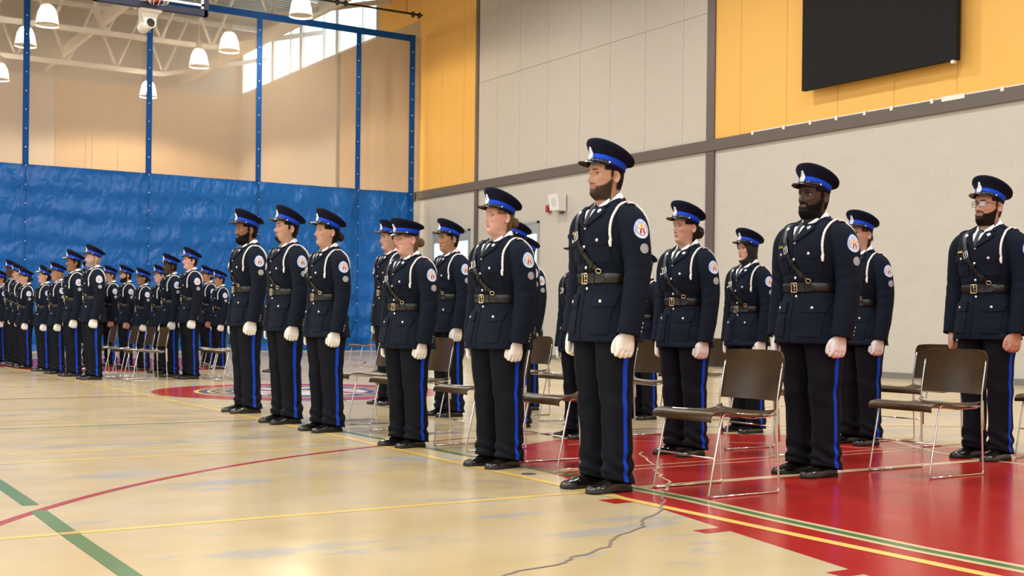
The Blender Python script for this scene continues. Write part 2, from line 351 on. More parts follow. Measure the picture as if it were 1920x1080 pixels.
# ------------------------------------------------------------------ cap (built round the head centre, front = -y)
def cap_meshes(tilt):
    T = Matrix.Rotation(-tilt, 4, 'X')     # back down
    def tr(P):
        P = np.asarray(P, float); R = np.array(T.to_3x3()); return P@R.T
    A, B0 = .0815, .1015; nth = 56; th = np.arange(nth)*2*PI/nth; st = np.sin(th); ct = np.cos(th)
    def ring(a, b, z, cy=0.): return tr(np.stack([a*ct, cy+b*st, z+0*th], 1))
    fr = (1-st)/2   # 1 at front (-y), 0 at back
    edge = .066+.046*fr          # height of the widest edge
    top = edge+.020
    rings = [ring(A, B0, .0)]
    rings.append(ring(A+.001, B0+.001, .050+.0*fr))
    for q, gx in ((.35, .38), (.65, .70), (.88, .92), (1., 1.), (1.12, .985)):
        e = .050+(edge-.050)*q if q <= 1 else edge+.010*(q-1)/.12
        rings.append(ring(A+.0425*gx, B0+.036*gx, e, .002))
    for q, k in ((.016, .93), (.020, .8), (.022, .6), (.021, .35), (.020, .1)):
        rings.append(ring((A+.0425)*k, (B0+.036)*k, (edge+q)*1.0-(edge-.08)*(1-k)*.6, .002))
    c = MB().grid(rings, cv=True, cap1=True).mesh('cap', M['felt'])
    bz = [(.0175, .0022), (.0185, .0038), (.0495, .0042), (.0505, .002)]
    band = MB().grid([ring(A+o, B0+o, z) for z, o in [(.016, 0)]+bz+[(.052, 0)]], cv=True).mesh('cap_band', M['blue'])
    # visor
    n, m = 30, 8; vt = np.linspace(-PI/2-1.13, -PI/2+1.13, n); G = np.zeros((n, m, 3)); G2 = G.copy()
    for j in range(m):
        t = j/(m-1); out = .060*np.cos((vt+PI/2)/1.13*PI/2)**.62*t
        G[:, j] = np.stack([(A+.002)*np.cos(vt)*(1+.05*t), (B0+.002)*np.sin(vt)-out, .011-.44*out-.006*t*np.abs(np.cos(vt))], 1)
        G2[:, j] = G[:, j]-np.array([0, 0, .0028])
    v = MB().grid(tr(G), flip=True).grid(tr(G2), mi=1)
    v.grid([tr(G[:, -1]), tr(G2[:, -1])], flip=True).grid([tr(G[0]), tr(G2[0])]).grid([tr(G[-1]), tr(G2[-1])], flip=True)
    visor = v.mesh('cap_visor', [M['patent'], M['visor_under']])
    # chin strap over the visor root
    s_t = np.linspace(-PI/2-1.22, -PI/2+1.22, 32); S = MB()
    S.grid([tr(np.stack([(A+o)*np.cos(s_t), (B0+o)*np.sin(s_t)-.0015, z+.003*np.sin(9*s_t)*0], 1)) for z, o in ((.008, .001), (.008, .0065), (.013, .0085), (.020, .0085), (.0235, .006), (.0235, .001))], flip=False)
    strap = S.mesh('chin_strap', M['patent'])
    bt = MB()
    for sg in (-1, 1):
        a = -PI/2+sg*1.2; p = np.array([(A+.006)*math.cos(a), (B0+.006)*math.sin(a), .0185]); n_ = np.array([math.cos(a), math.sin(a), .1])
        bt.dome(tr(p), tr(n_), .0068, .005)
    button = bt.mesh('cap_button', M['silver'])
    # badge: tall crowned oval plate with relief
    b = MB(); o = []
    for z, w in [(.012, .004), (.016, .011), (.026, .0155), (.038, .0165), (.050, .0145), (.058, .0105), (.062, .0085), (.066, .0092), (.072, .0065), (.078, .001)]: o.append((w, z))
    o = [(x, z) for x, z in o]+[(-x, z) for x, z in o[::-1]]
    yb = lambda z: -(B0+.006+max(0, z-.046)*.62)
    def lay(k, d): return tr(np.array([(x*k, yb(.04+(z-.04)*k)-d, .04+(z-.04)*k) for x, z in o]))
    b.grid([lay(1, -.004), lay(1, .003), lay(.86, .0055), lay(.76, .0045)], cv=True); b.grid([lay(.76, .0045), lay(.60, .0047)], cv=True, mi=1); b.grid([lay(.60, .0047), lay(.5, .0068), lay(.36, .0072)], cv=True); b.grid([lay(.36, .0072), lay(.08, .0078)], cv=True, mi=1, cap1=True)
    badge = b.mesh('cap_badge', [M['silver'], M['patchgrey']])
    return dict(cap=c, cap_band=band, cap_visor=visor, chin_strap=strap, cap_button=button, cap_badge=badge)

# ------------------------------------------------------------------ clothing for one build
def clothing(kind):
    bd = Body(kind); bd.sleeve_setup(); D = {}
    nth, nz = 88, 66; th = np.arange(nth)*2*PI/nth; z = np.linspace(.80, 1.5695, nz)
    T = MB()
    rows = [bd.P(th, np.full(nth, zz)) for zz in z]
    hem = [rows[0]*np.array([.97, .97, 1])+np.array([0, 0, .05]), rows[0]*np.array([.985, .985, 1])]
    rows[0] = rows[0]
    T.grid(hem+rows+[rows[-1]*np.array([.9, .9, 1])+np.array([0, .0016, -.01])], cv=True, cap0=True, cap1=True)
    nl = 56; l = np.linspace(0, bd.sL[-1], nl); ph = np.arange(30)*2*PI/30
    PH, LL = np.meshgrid(ph, l); SL = bd.S(PH, LL)
    inn = SL[-1]*.0+bd.S(ph, np.full(30, l[-1]-.0), -.004); inn2 = bd.S(ph, np.full(30, l[-4]), -.010)
    for sg in (1, -1):
        k = np.array([sg, 1, 1.]); T.grid(np.concatenate([SL, [inn], [inn2]])*k, cv=True, cap0=True, cap1=True, flip=(sg > 0) is False)
    D['tunic'] = T.mesh('tunic', M['wool'])
    tree = BVHTree.FromPolygons([Vector(v) for v in T.v], T.f)
    def hit(o, d, off):
        o = Vector(o); d = Vector(d).normalized(); r = tree.ray_cast(o, d)
        if r[0] is None: return np.array(o)+np.array(d)*.2
        n = r[1]; n = n if n.dot(d) < 0 else -n
        return np.array(r[0]+n*off)
    D['tree'] = tree
    # shirt, tie
    sc = MB(); ph2 = np.linspace(-PI/2+.30, PI*1.5-.30, 40); bk = (1+np.sin(ph2))/2
    zt = 1.530+.072*sm(bk, .0, .72); zb = 1.488+.062*bk; r0 = .0655
    prof = []
    for f, o in ((0, .0), (0, .006), (.5, .008), (1, .004), (1, .0005), (.5, 0)):
        zc = zb*(1-f)+zt*f; rr = r0+o+.016*(1-f); prof.append(np.stack([rr*np.cos(ph2), .012+(rr+.006)*np.sin(ph2), zc], 1))
    sc.grid(prof+[prof[0]])
    for sg in (-1, 1):
        w = np.array([[(.014*sg, -.062, 1.530), (.036*sg, -.056, 1.542), (.060*sg, -.028, 1.568)], [(.024*sg, -.086, 1.502), (.046*sg, -.074, 1.514), (.069*sg, -.036, 1.540)], [(.038*sg, -.108, 1.470), (.055*sg, -.092, 1.486), (.073*sg, -.046, 1.516)]])
        sc.grid(w, flip=sg > 0); sc.grid(w+np.array([0, .004, -.001]), flip=sg < 0)
        ring = lambda q: np.concatenate([q[0], q[1:, 2], q[2, 1::-1], q[1:2, 0]])
        sc.grid([ring(w), ring(w+np.array([0, .004, -.001]))], cv=True)
    D['shirt_collar'] = sc.mesh('shirt_collar', M['shirt'])
    D['shirt_front'] = ruled(bd, [(-.056, 1.555), (-.038, 1.49), (-.004, 1.42)], [(.056, 1.555), (.038, 1.49), (.004, 1.42)], 9, 10, .0025).mesh('shirt_front', M['shirt'])
    tm = MB(); tz = np.linspace(1.552, 1.425, 13); G = []
    for zz in tz:
        kn = np.exp(-((zz-1.535)/.016)**2); w = .0135+.004*(1.52-zz)/.1*(zz < 1.52)+.005*kn; o = .010+.015*kn
        xs = np.linspace(-w, w, 7); G.append(bd.F(xs, np.full(7, zz), o-.006*np.abs(xs/w)**3))
    G = np.array(G); tm.grid(G); tm.grid([np.concatenate([G[0], G[1:, -1], G[-1, -2::-1], G[-2:0:-1, 0]]), np.concatenate([G[0], G[1:, -1], G[-1, -2::-1], G[-2:0:-1, 0]])+np.array([0, .014, 0])], cv=True)
    D['necktie'] = tm.mesh('necktie', M['tie'])
    # lapels and collar
    for sg, nm in ((1, 'lapel_l'), (-1, 'lapel_r')):
        s_ = lambda pts: [(x*sg, zz) for x, zz in pts]
        A_, B_ = [(.066, 1.545), (.052, 1.515), (.030, 1.462), (.0, 1.412)], [(.100, 1.512), (.116, 1.486), (.088, 1.455), (.004, 1.402)]
        L, R = (s_(A_), s_(B_)) if sg > 0 else (s_(B_), s_(A_))
        D[nm] = ruled(bd, L, R, 9, 18, .0105).mesh('lapel', M['wool'])
    cm = MB(); pc = np.linspace(-PI/2+.62, PI*1.5-.62, 44); q = (1+np.sin(pc))/2
    topz = 1.515+.062*sm(q, 0.1, .85); prof = []
    for dr, f in ((.000, 1), (.004, 1.03), (.009, .97), (.014+.0, .55), (.024, .0), (.020, -.08), (.008, .3)):
        base = 1.495+.045*q; zc = base+(topz-base)*f; rr = .079+dr+.010*(1-q); prof.append(np.stack([rr*np.cos(pc), .014+(rr+.002)*np.sin(pc), zc], 1))
    cm.grid(prof+[prof[0]], cap0=False)
    for sg in (1, -1):
        A_, B_ = [(.070, 1.552), (.060, 1.535), (.051, 1.513)], [(.098, 1.545), (.104, 1.530), (.086, 1.500)]
        s_ = lambda pts: [(x*sg, zz) for x, zz in pts]
        L, R = (s_(A_), s_(B_)) if sg > 0 else (s_(B_), s_(A_)); p = ruled(bd, L, R, 7, 8, .0115, 0); cm.add(p.v, p.f)
    D['tunic_collar'] = cm.mesh('tunic_collar', M['wool'])
    # front edge, pockets
    D['front_edge'] = ruled(bd, [(-.020, .802), (-.020, 1.0), (-.018, 1.2), (-.014, 1.40)], [(-.015, .802), (-.015, 1.0), (-.013, 1.2), (-.009, 1.40)], 3, 26, .0035).mesh('front_edge', M['wool'])
    w = bd.k.get('a', 1)*bd.k.get('sh', 1)
    for sg, nm in ((1, 'l'), (-1, 'r')):
        def rect(x0, x1, z0, z1, off, name, scal=0, nu=10):
            x0 *= w; x1 *= w
            XX, ZZ = np.meshgrid(np.linspace(x0, x1, nu), np.linspace(z0, z1, 9)); u = np.linspace(0, 1, nu)[None]; v = np.linspace(0, 1, 9)[:, None]
            ZZ = ZZ+(1-v)*scal*(np.abs(u-.5)*2-.5)*1.0*(1 if scal else 0)
            XX = XX*sg
            if sg < 0: XX, ZZ = XX[:, ::-1], ZZ[:, ::-1]
            return patch(lambda o: bd.F(XX, ZZ, o), off).mesh(name, M['wool'])
        D['breast_pocket_'+nm] = rect(.046, .158, 1.225, 1.335, .0042, 'breast_pocket')
        D['breast_flap_'+nm] = rect(.040, .164, 1.312, 1.362, .0085, 'pocket_flap', .014)
        D['hip_pocket_'+nm] = rect(.058, .176, .842, 1.03, .0060, 'hip_pocket')
        D['hip_flap_'+nm] = rect(.054, .180, .985, 1.050, .0110, 'pocket_flap', .006)
    bt = []
    for zz in BUTTONZ: bt.append(bd.F(np.array([.004]), np.array([zz]), np.array([.004]))[0])
    for sg in (1, -1): bt.append(bd.F(np.array([.102*w*sg]), np.array([1.338]), np.array([.007]))[0]); bt.append(bd.F(np.array([.118*w*sg]), np.array([1.012]), np.array([.010]))[0])
    D['buttons'] = [tuple(p) for p in bt]
    # cuff buttons and sleeve things
    cb = []
    for k in range(3): cb.append(tuple(bd.S(np.array([.75]), np.array([bd.sL[-1]-.030-.022*k]), .001)[0]))
    D['cuff'] = cb
    return bd, D, hit

def sleeve_patches(bd, D):
    lc = .155      # patch centre along the sleeve, from the shoulder
    lc = np.interp(1.372, bd.sc[::-1, 2], bd.sL[::-1]); r0 = np.interp(lc, bd.sL, bd.sr)
    # arc centre rides higher; measure along the arm
    def base_at(lc, phi0, r0):
        return lambda uv, off: bd.S(phi0+uv[:, 0]/r0, lc-uv[:, 1], off)
    f = base_at(lc, -.12, r0)
    mb = MB()
    def disc(R, off, mi, R0=0.0, seg=40):
        th = np.arange(seg)*2*PI/seg; rings = []
        for r in ((R0, (R0+R)/2, R) if R0 else (R*.03, R*.35, R*.7, R)): rings.append(f(np.stack([r*np.cos(th), r*np.sin(th)], 1), off))
        mb.grid(rings, cv=True, mi=mi, cap0=not R0, flip=True)
    R = .0455
    disc(R, .0022, 0); 
    th = np.arange(40)*2*PI/40; e = np.stack([np.cos(th), np.sin(th)], 1)*R; mb.grid([f(e, .0022), f(e, -.002)], cv=True, flip=True)
    disc(R*.93, .0028, 1); disc(R*.63, .0033, 0); disc(R*.585, .0037, 1)
    txt = 'TORONTO POLICE SERVICE'; n = len(txt)
    for i, ch in enumerate(txt):
        if ch == ' ': continue
        a = math.radians(205-230*(i+.5)/n); V, Fc = letter(ch); s = R*.235; rad = R*.69
        uv = []
        for x, y, _ in V:
            rr = rad+y*s; aa = a-(x*s)/(rad+.35*s); uv.append((rr*math.cos(aa), rr*math.sin(aa)))
        mb.add(f(np.array(uv)*np.array([-1, 1]) if False else np.array(uv), .0036), Fc, 0)
    k = R*.5
    def poly(pts, mi, off=.0043): mb.add(f(np.array(pts)*k, off), [tuple(range(len(pts)))], mi)
    poly([(-.34, .52), (.34, .52), (.42, .95), (.0, 1.02), (-.42, .95)], 3); poly([(-.95, .1), (-.55, .1), (-.62, .62), (-.85, .62)], 3); poly([(.95, .1), (.55, .1), (.62, .62), (.85, .62)], 3)
    poly([(-.3, .45), (.3, .45), (.62, -.3), (.3, -.75), (-.3, -.75), (-.62, -.3)], 3, .0041)
    poly([(-.08, .38), (-.36, .3), (-.78, -.62), (-.38, -.82), (-.12, -.2)], 2); poly([(.08, .38), (.36, .3), (.78, -.62), (.38, -.82), (.12, -.2)], 2)
    poly([(-.62, -.86), (.62, -.86), (.5, -1.02), (-.5, -1.02)], 0)
    D['shoulder_patch'] = mb.mesh('shoulder_patch', [M['patchblue'], M['patchwhite'], M['patchred'], M['patchgold']], False)
    # trade badge
    lc2 = lc+.092; r2 = np.interp(lc2, bd.sL, bd.sr); f = base_at(lc2, -.08, r2); mb = MB(); R = .0245
    disc(R, .002, 0, seg=28); e = np.stack([np.cos(th), np.sin(th)], 1)*R; mb.grid([f(e, .002), f(e, -.002)], cv=True, flip=True)
    disc(R*.70, .0024, 1, R*.64, 28)
    for x, y in [(-.30, .28), (.05, .36), (.40, .22), (-.42, -.10), (.0, .0), (.34, -.14), (-.12, -.36), (.2, -.42)]:
        t6 = np.arange(6)*2*PI/6; mb.add(f(np.stack([x*R+R*.10*np.cos(t6), y*R+R*.10*np.sin(t6)], 1), .0026), [tuple(range(6))], 1)
    for k in range(16):
        a = k*2*PI/16; q = R*.84; t4 = [(q*math.cos(a+d)*s, q*math.sin(a+d)*s) for d, s in ((-.07, .95), (.07, .95), (.07, 1.07), (-.07, 1.07))]; mb.add(f(np.array(t4), .0025), [(0, 1, 2, 3)], 1)
    D['trade_badge'] = mb.mesh('trade_badge', [M['patchgrey'], M['patchdark']], False)

def outfit(kind):
    bd, D, hit = clothing(kind); sleeve_patches(bd, D)
    # lanyard round the left shoulder
    pts = []; cx = .176+bd.sx
    for a in np.linspace(-PI*1.24, PI*.185, 44):     # from rear armpit over the top to front armpit
        d = np.array([.0, -math.sin(a-PI/2-.0), math.cos(a-PI/2)]); d = np.array([0, math.cos(a), -math.sin(a)])
        c = np.array([cx-.010*max(0, -d[1])+.062*max(0, d[1])**1.5, .004, 1.425]); p = hit(c+d*.3, -d, .0065); pts.append(p)
    pts = np.array(pts)
    for _ in range(3): pts[1:-1] = (pts[:-2]+2*pts[1:-1]+pts[2:])/4
    lm = MB(); P = spline(pts, 90); rr = .0074+.0005*np.sin(np.arange(90)*1.6); lm.tube(P, rr, 8)
    fr = P[0] if P[0][1] < P[-1][1] else P[-1]
    lm.tube(spline([fr+np.array([0, -.002, .012]), fr+np.array([.0, -.006, -.004]), fr+np.array([.004, -.005, -.030])], 6), [.007, .0085, .009, .0085, .008, .006], 8)
    D['lanyard'] = lm.mesh('lanyard', M['braid'])
    # epaulettes
    for sg, nm in ((1, 'l'), (-1, 'r')):
        def strip(x0, x1, w0, w1, off, n=10, m=7):
            G = np.zeros((n, m, 3)); G2 = G.copy()
            for i, x in enumerate(np.linspace(x0, x1, n)):
                wd = w0+(w1-w0)*i/(n-1)
                for j, y in enumerate(np.linspace(-wd, wd, m)):
                    h = hit((x*sg, .006+y, 1.75), (0, 0, -1), 0.); G[i, j] = h+np.array([0, 0, off-.002*(2*j/(m-1)-1)**2]); G2[i, j] = h+np.array([0, 0, -.003])
            mb = MB(); ring = lambda q: np.concatenate([q[0], q[1:, -1], q[-1, -2::-1], q[-2:0:-1, 0]])
            mb.grid(G, flip=sg < 0); mb.grid([ring(G), ring(G2)], cv=True, flip=sg < 0); return mb
        D['epaulette_'+nm] = strip(.212+bd.sx, .098, .027, .020, .009).mesh('epaulette', M['felt'])
        s = strip(.202+bd.sx, .180+bd.sx, .019, .016, .0112, 4, 7); s2 = strip(.2075+bd.sx, .2025+bd.sx, .021, .021, .0112, 3, 5); s.add(s2.v, s2.f, 1)
        D['rank_slide_'+nm] = s.mesh('rank_slide', [M['patchred'], M['patchwhite']])
    # belt
    th = np.arange(96)*2*PI/96; zc = 1.138; bm = MB()
    bm.grid([bd.P(th, np.full(96, zc+dz), o) for dz, o in ((-.026, .001), (-.0275, .006), (-.026, .0085), (.026, .0085), (.0275, .006), (.026, .001))], cv=True)
    D['belt'] = bm.mesh('belt', M['leather'])
    XX, ZZ = np.meshgrid(np.linspace(.02, .118, 12), np.linspace(zc-.0255, zc+.0255, 5)); tip = 1-.55*sm(XX, .098, .118); ZZ = zc+(ZZ-zc)*tip
    D['belt_end'] = patch(lambda o: bd.F(XX, ZZ, o), .0125, .004).mesh('belt_end', M['leather'])
    lo = []
    for xx in (.052, .066):
        X2, Z2 = np.meshgrid(np.linspace(xx, xx+.011, 4), np.linspace(zc-.030, zc+.030, 5)); lo.append(patch(lambda o: bd.F(X2, Z2, o), .0155, .004))
    q = MB()
    for p in lo[:1]: q.add(p.v, p.f)
    D['belt_loop'] = q.mesh('belt_loop', M['leather'])
    bk = MB(); pr = lambda x, z, o=.0155: bd.F(np.array([x]), np.array([z]), o)[0]
    cs = [(-.030, zc-.031), (.014, zc-.031), (.014, zc+.031), (-.030, zc+.031)]; loop = []
    for i in range(4):
        (x0, z0), (x1, z1) = cs[i], cs[(i+1) % 4]
        for t in (0.06, .35, .65, .94): loop.append(pr(x0+(x1-x0)*t, z0+(z1-z0)*t))
    bk.tube(loop, .0034, 8, closed=True); bk.tube([pr(-.008, zc-.031), pr(-.008, zc), pr(-.008, zc+.031)], .0028, 8)
    for dz in (-.012, .012): bk.tube([pr(-.008, zc+dz), pr(.006, zc+dz, .018), pr(.017, zc+dz)], .0022, 6)
    D['belt_buckle'] = bk.mesh('belt_buckle', M['brass'])
    # cross strap (right shoulder to left of the buckle, and down the back)
    def band(path, wid, off, skirt=.001, back=False, n=26):
        P = spline(path, n); t = np.gradient(P, axis=0); t /= np.linalg.norm(t, axis=1)[:, None]; nn = np.stack([-t[:, 1], t[:, 0]], 1)
        s = np.linspace(-wid/2, wid/2, 5)[None, :, None]; XZ = P[:, None]+nn[:, None]*s
        if back: XZ = XZ[:, ::-1]
        return patch(lambda o: bd.F(XZ[..., 0], XZ[..., 1], o, back), off, skirt)
    q = MB()
    for p in (band([(-.104, 1.535), (-.090, 1.47), (-.070, 1.405), (-.050, 1.357)], .030, .0125), band([(-.060, 1.372), (-.030, 1.315), (.025, 1.242), (.082, 1.192)], .025, .0115), band([(-.104, 1.535), (-.06, 1.42), (.03, 1.25), (.09, 1.17)], .030, .010, back=True)): q.add(p.v, p.f)
    D['cross_strap'] = q.mesh('cross_strap', M['leather'])
    p2 = lambda x, z, o=.017: bd.F(np.array([x]), np.array([z]), o)[0]
    b = MB(); b.tube([p2(-.074, 1.372), p2(-.048, 1.388), p2(-.034, 1.352), p2(-.060, 1.336)], .0026, 8, closed=True); b.tube([p2(-.061, 1.380), p2(-.047, 1.344)], .002, 6)
    D['strap_buckle'] = b.mesh('strap_buckle', M['silver'])
    b = MB(); X2, Z2 = np.meshgrid(np.linspace(0, 1, 4), np.linspace(-.5, .5, 4))
    lp = patch(lambda o: bd.F(-.010+X2*.010+Z2*.030, 1.291-X2*.013+Z2*.024, o), .0165, .004); b.add(lp.v, lp.f)
    D['strap_loop'] = b.mesh('strap_loop', M['leather'])
    D['strap_loop2'] = patch(lambda o: bd.F(.052+X2*.010+Z2*.024, 1.214-X2*.010+Z2*.026, o), .0165, .004).mesh('strap_loop', M['leather'])
    b = MB(); c = p2(.092, 1.180, .014); loop = [p2(.092+.014*math.cos(t), 1.178+.014*math.sin(t), .013) for t in np.arange(14)*2*PI/14]; b.tube(loop, .0028, 8, closed=True)
    D['strap_ring'] = b.mesh('strap_ring', M['brass'])
    for i, (x, zz) in enumerate(((-.004, 1.282), (.066, 1.205))): pass
    # lapel pins (maple leaves), name plate
    leaf = [(0, 1), (.18, .62), (.42, .72), (.36, .3), (.7, .52), (.98, .34), (.78, .1), (.98, -.1), (.36, -.42), (.42, -.62), (.08, -.5), (.06, -.95), (-.06, -.95), (-.08, -.5), (-.42, -.62), (-.36, -.42), (-.98, -.1), (-.78, .1), (-.98, .34), (-.7, .52), (-.36, .3), (-.42, .72), (-.18, .62)]
    for sg, nm in ((1, 'l'), (-1, 'r')):
        b = MB(); L = np.array(leaf)*.0135; x = .083*sg+L[:, 0]; zz = 1.489+L[:, 1]; n = len(L)
        lo_, hi_ = bd.F(x, zz, .008), bd.F(x, zz, .0125); cen = bd.F(np.array([.083*sg]), np.array([1.489]), .0155)
        b.add(np.vstack([lo_, hi_, cen]), [((i+1) % n, i, n+i, n+(i+1) % n)[::-1] for i in range(n)]+[(n+i, n+(i+1) % n, 2*n)[::-1] for i in range(n)])
        D['pin_'+nm] = b.mesh('collar_pin', M['silver'], False)
    XX, ZZ = np.meshgrid(np.linspace(-.152, -.098, 6), np.linspace(1.378, 1.392, 3)); D['name_tag'] = patch(lambda o: bd.F(XX, ZZ, o), .0065).mesh('name_tag', M['gold'], False)
    # trousers
    D.update(trousers(bd))
    return bd, D

def trousers(bd):
    k = bd.leg; z = np.linspace(.034, .98, 76); seed = bd.seed
    def L(th, zz, off=0.):
        th = np.asarray(th, float); zz = np.asarray(zz, float)+0*th; th = th+0*zz
        zt = [.03, .10, .16, .30, .50, .66, .80, .90, .98]
        a = np.interp(zz, zt, [.074, .071, .069, .070, .078, .089, .100, .104, .104])*k
        b = np.interp(zz, zt, [.099, .093, .087, .084, .090, .103, .120, .132, .136])*k
        cx = np.interp(zz, zt, [.101, .101, .101, .100, .099, .098, .096, .094, .092])*(1+(k-1)*.5); cy = np.interp(zz, zt, [.022, .018, .016, .014, .0, -.004, .0, .004, .006])
        d = .0062*wnoise(th, zz*9, seed+11, 7, (1, 3), True)*sm(zz, 1., .7)
        br = np.exp(-((zz-.135)/.065)**2)
        d = d+br*.0095*np.sin(zz*62+1.9*np.sin(th+.6)+1.3*np.cos(2*th)+seed)          # break above the shoe
        d = d+.0042*np.exp(-((zz-.50)/.08)**2)*np.sin(zz*42+2*np.cos(th))              # knee
        d = d+.012*np.exp(-((np.mod(th+PI/2+PI, 2*PI)-PI)/.13)**2)*sm(zz, .14, .28)*sm(zz, .97, .8)  # ironed crease
        n = 2.15; ct, st = np.cos(th), np.sin(th)
        x = cx+(a+d+off)*np.sign(ct)*np.abs(ct)**(2/n); y = cy+(b+d+off)*np.sign(st)*np.abs(st)**(2/n)
        zo = zz+.042*sm(zz, .14, .034)*(1-st)/2        # hem lifts over the instep
        return np.stack([x, y, zo], -1)
    th = np.arange(40)*2*PI/40; T = MB()
    TH, ZZ = np.meshgrid(th, z); G = L(TH, ZZ); inn = L(th, np.full(40, .036), -.004); in2 = L(th, np.full(40, .12), -.012)
    for sg in (1, -1):
        T.grid(np.concatenate([[in2], [inn], G])*np.array([sg, 1, 1]), cv=True, cap0=True, cap1=True, flip=sg < 0)
    out = {'trousers': T.mesh('trousers', M['trouser'])}
    zs = np.linspace(.037, .86, 60); w = .0135
    for sg, nm in ((1, 'l'), (-1, 'r')):
        r = .11*k
        TH, ZZ = np.meshgrid(np.linspace(-w/r, w/r, 4), zs)
        mb = patch(lambda o: L(TH+.0, ZZ, o), .0022, -.002); v = np.array(mb.v)*np.array([sg, 1, 1]); m2 = MB().add(v, [f if sg > 0 else f[::-1] for f in mb.f])
        out['stripe_'+nm] = m2.mesh('trouser_stripe', M['blue'])
    return out
LP, FILLP, EXPO, FARK = 228, 1300, 0.0, 1.9
# ------------------------------------------------------------------ head
HZ = dict(w=([-.10, -.06, -.03, -.01, .005, .02, .045, .07, .095, .12, .145, .17, .195, .215, .23, .238],
             [.064, .057, .055, .0535, .052, .0535, .0595, .065, .0695, .0715, .0735, .0735, .067, .053, .030, .004]),
          f=([-.10, -.06, -.035, -.018, -.008, .002, .015, .03, .045, .06, .075, .095, .12, .14, .16, .18, .2, .215, .23, .238],
             [.046, .040, .041, .050, .068, .084, .0915, .0905, .0905, .0915, .092, .0915, .0915, .0965, .0955, .089, .075, .056, .03, .004]),
          b=([-.10, -.06, -.03, 0, .03, .06, .09, .12, .15, .18, .2, .215, .23, .238],
             [.090, .080, .076, .076, .08, .087, .095, .099, .098, .088, .074, .056, .03, .004]))
def smooth_tab(t):
    z = np.linspace(t[0][0], t[0][-1], 400); v = np.interp(z, *t); k = np.hanning(19); k /= k.sum()
    s = np.convolve(np.pad(v, 9, 'edge'), k, 'valid'); m = sm(z, .19, .215); return z, s*(1-m)+v*m
HT = {k: smooth_tab(v) for k, v in HZ.items()}
class Head:
    def __init__(s, p):
        s.p = p; s.wk = p.get('wide', 1); s.jaw = p.get('jaw', 1); s.neck = p.get('neck', 1)
    def tab(s, k, z): return np.interp(z, *HT[k])
    def w(s, z):
        j = 1+(s.jaw-1)*sm(z, .10, .03)*sm(z, -.02, .0); n = 1+(s.neck-1)*sm(z, .0, -.03)
        return s.tab('w', z)*s.wk*j*n
    def disp(s, x, z):
        p = s.p; ax = np.abs(x); g = lambda x0, sx, z0, sz: np.exp(-((ax-x0)/sx)**2-((z-z0)/sz)**2)
        A = np.interp(z, [.060, .067, .073, .079, .086, .095, .105, .115, .125, .136], [0, .006, .0185, .0265, .0262, .0210, .0155, .0105, .0055, .001])*p.get('nose', 1)
        sg = np.interp(z, [.066, .08, .095, .12], [.0125, .0115, .0085, .0075])*p.get('nosew', 1); d = A*np.exp(-(x/sg)**2)
        d = d+.008*p.get('nosew', 1)*g(.0135*p.get('nosew', 1), .006, .0755, .0065)
        d = d-.0120*g(.030, .0150, .1195, .0105)-.004*g(.016, .006, .121, .008)+.0055*p.get('brow', 1)*g(.026, .021, .1375, .007)
        d = d-.003*g(.020, .006, .079, .008)+.0055*g(.047, .018, .089, .014)*p.get('cheek', 1)-.0025*g(.036, .012, .066, .012)
        L = p.get('lips', 1)
        d = d+L*(.0045*g(0, .020, .0545, .0042)+.0052*g(0, .018, .0440, .0050))-.0040*g(0, .024, .0497, .0017)
        d = d-.0045*g(0, .02, .0325, .006)+.005*g(0, .016, .013, .012)*p.get('chin', 1)+.006*p.get('fat', 0)*g(.045, .03, .03, .03)
        return d
    def yf(s, x, z):
        n = np.interp(z, [0, .05, .10], [1.85, 2.15, 2.4]); w = s.w(z); q = np.clip(np.abs(x)/w, 0, .999)
        return -s.tab('f', z)*(1-q**n)**(1/n)-s.disp(x, z)*sm(1-q, 0, .25)
    def grid(s, res=1.):
        m = int(112*res); t = np.arange(m)*2*PI/m; th = -PI/2+t-.45*np.sin(t)
        z = np.concatenate([np.linspace(-.10, -.02, int(9*res)+2)[:-1], np.linspace(-.02, .03, int(18*res))[:-1], np.linspace(.03, .15, int(64*res))[:-1], np.linspace(.15, .2375, int(18*res))])
        TH, Z = np.meshgrid(th, z); ct, st = np.cos(TH), np.sin(TH); w = s.w(Z)
        nf = np.interp(Z, [0, .05, .10], [1.85, 2.15, 2.4]); n = np.where(st < 0, nf, 2.15)
        X = w*np.sign(ct)*np.abs(ct)**(2/n)
        Y = np.where(st < 0, -s.tab('f', Z)*np.abs(st)**(2/n), s.tab('b', Z)*np.abs(st)**(2/n))
        q = np.abs(X)/w; Y = Y-np.where(st < 0, s.disp(X, Z)*sm(1-q, 0, .25), 0)
        return np.stack([X, Y, Z], -1)
def grid_normals(G):
    tu = np.roll(G, -1, 1)-np.roll(G, 1, 1); tv = np.gradient(G, axis=0); n = np.cross(tu, tv); return n/(np.linalg.norm(n, axis=-1, keepdims=True)+1e-12)

ZCH, YH = 1.578, -.010
def poser(p):
    pit, yaw, rol = p.get('pitch', 0), p.get('yaw', 0), p.get('roll', 0)
    R = np.array((Matrix.Rotation(yaw, 3, 'Z') @ Matrix.Rotation(-pit, 3, 'X') @ Matrix.Rotation(rol, 3, 'Y')))
    piv = np.array([0, .02, -.01])
    def f(P):
        P = np.asarray(P, float); k = sm(P[..., 2], -.075, .005)[..., None]; return P*(1-k)+((P-piv)@R.T+piv)*k+np.array([0, YH, ZCH])
    return f, R, piv

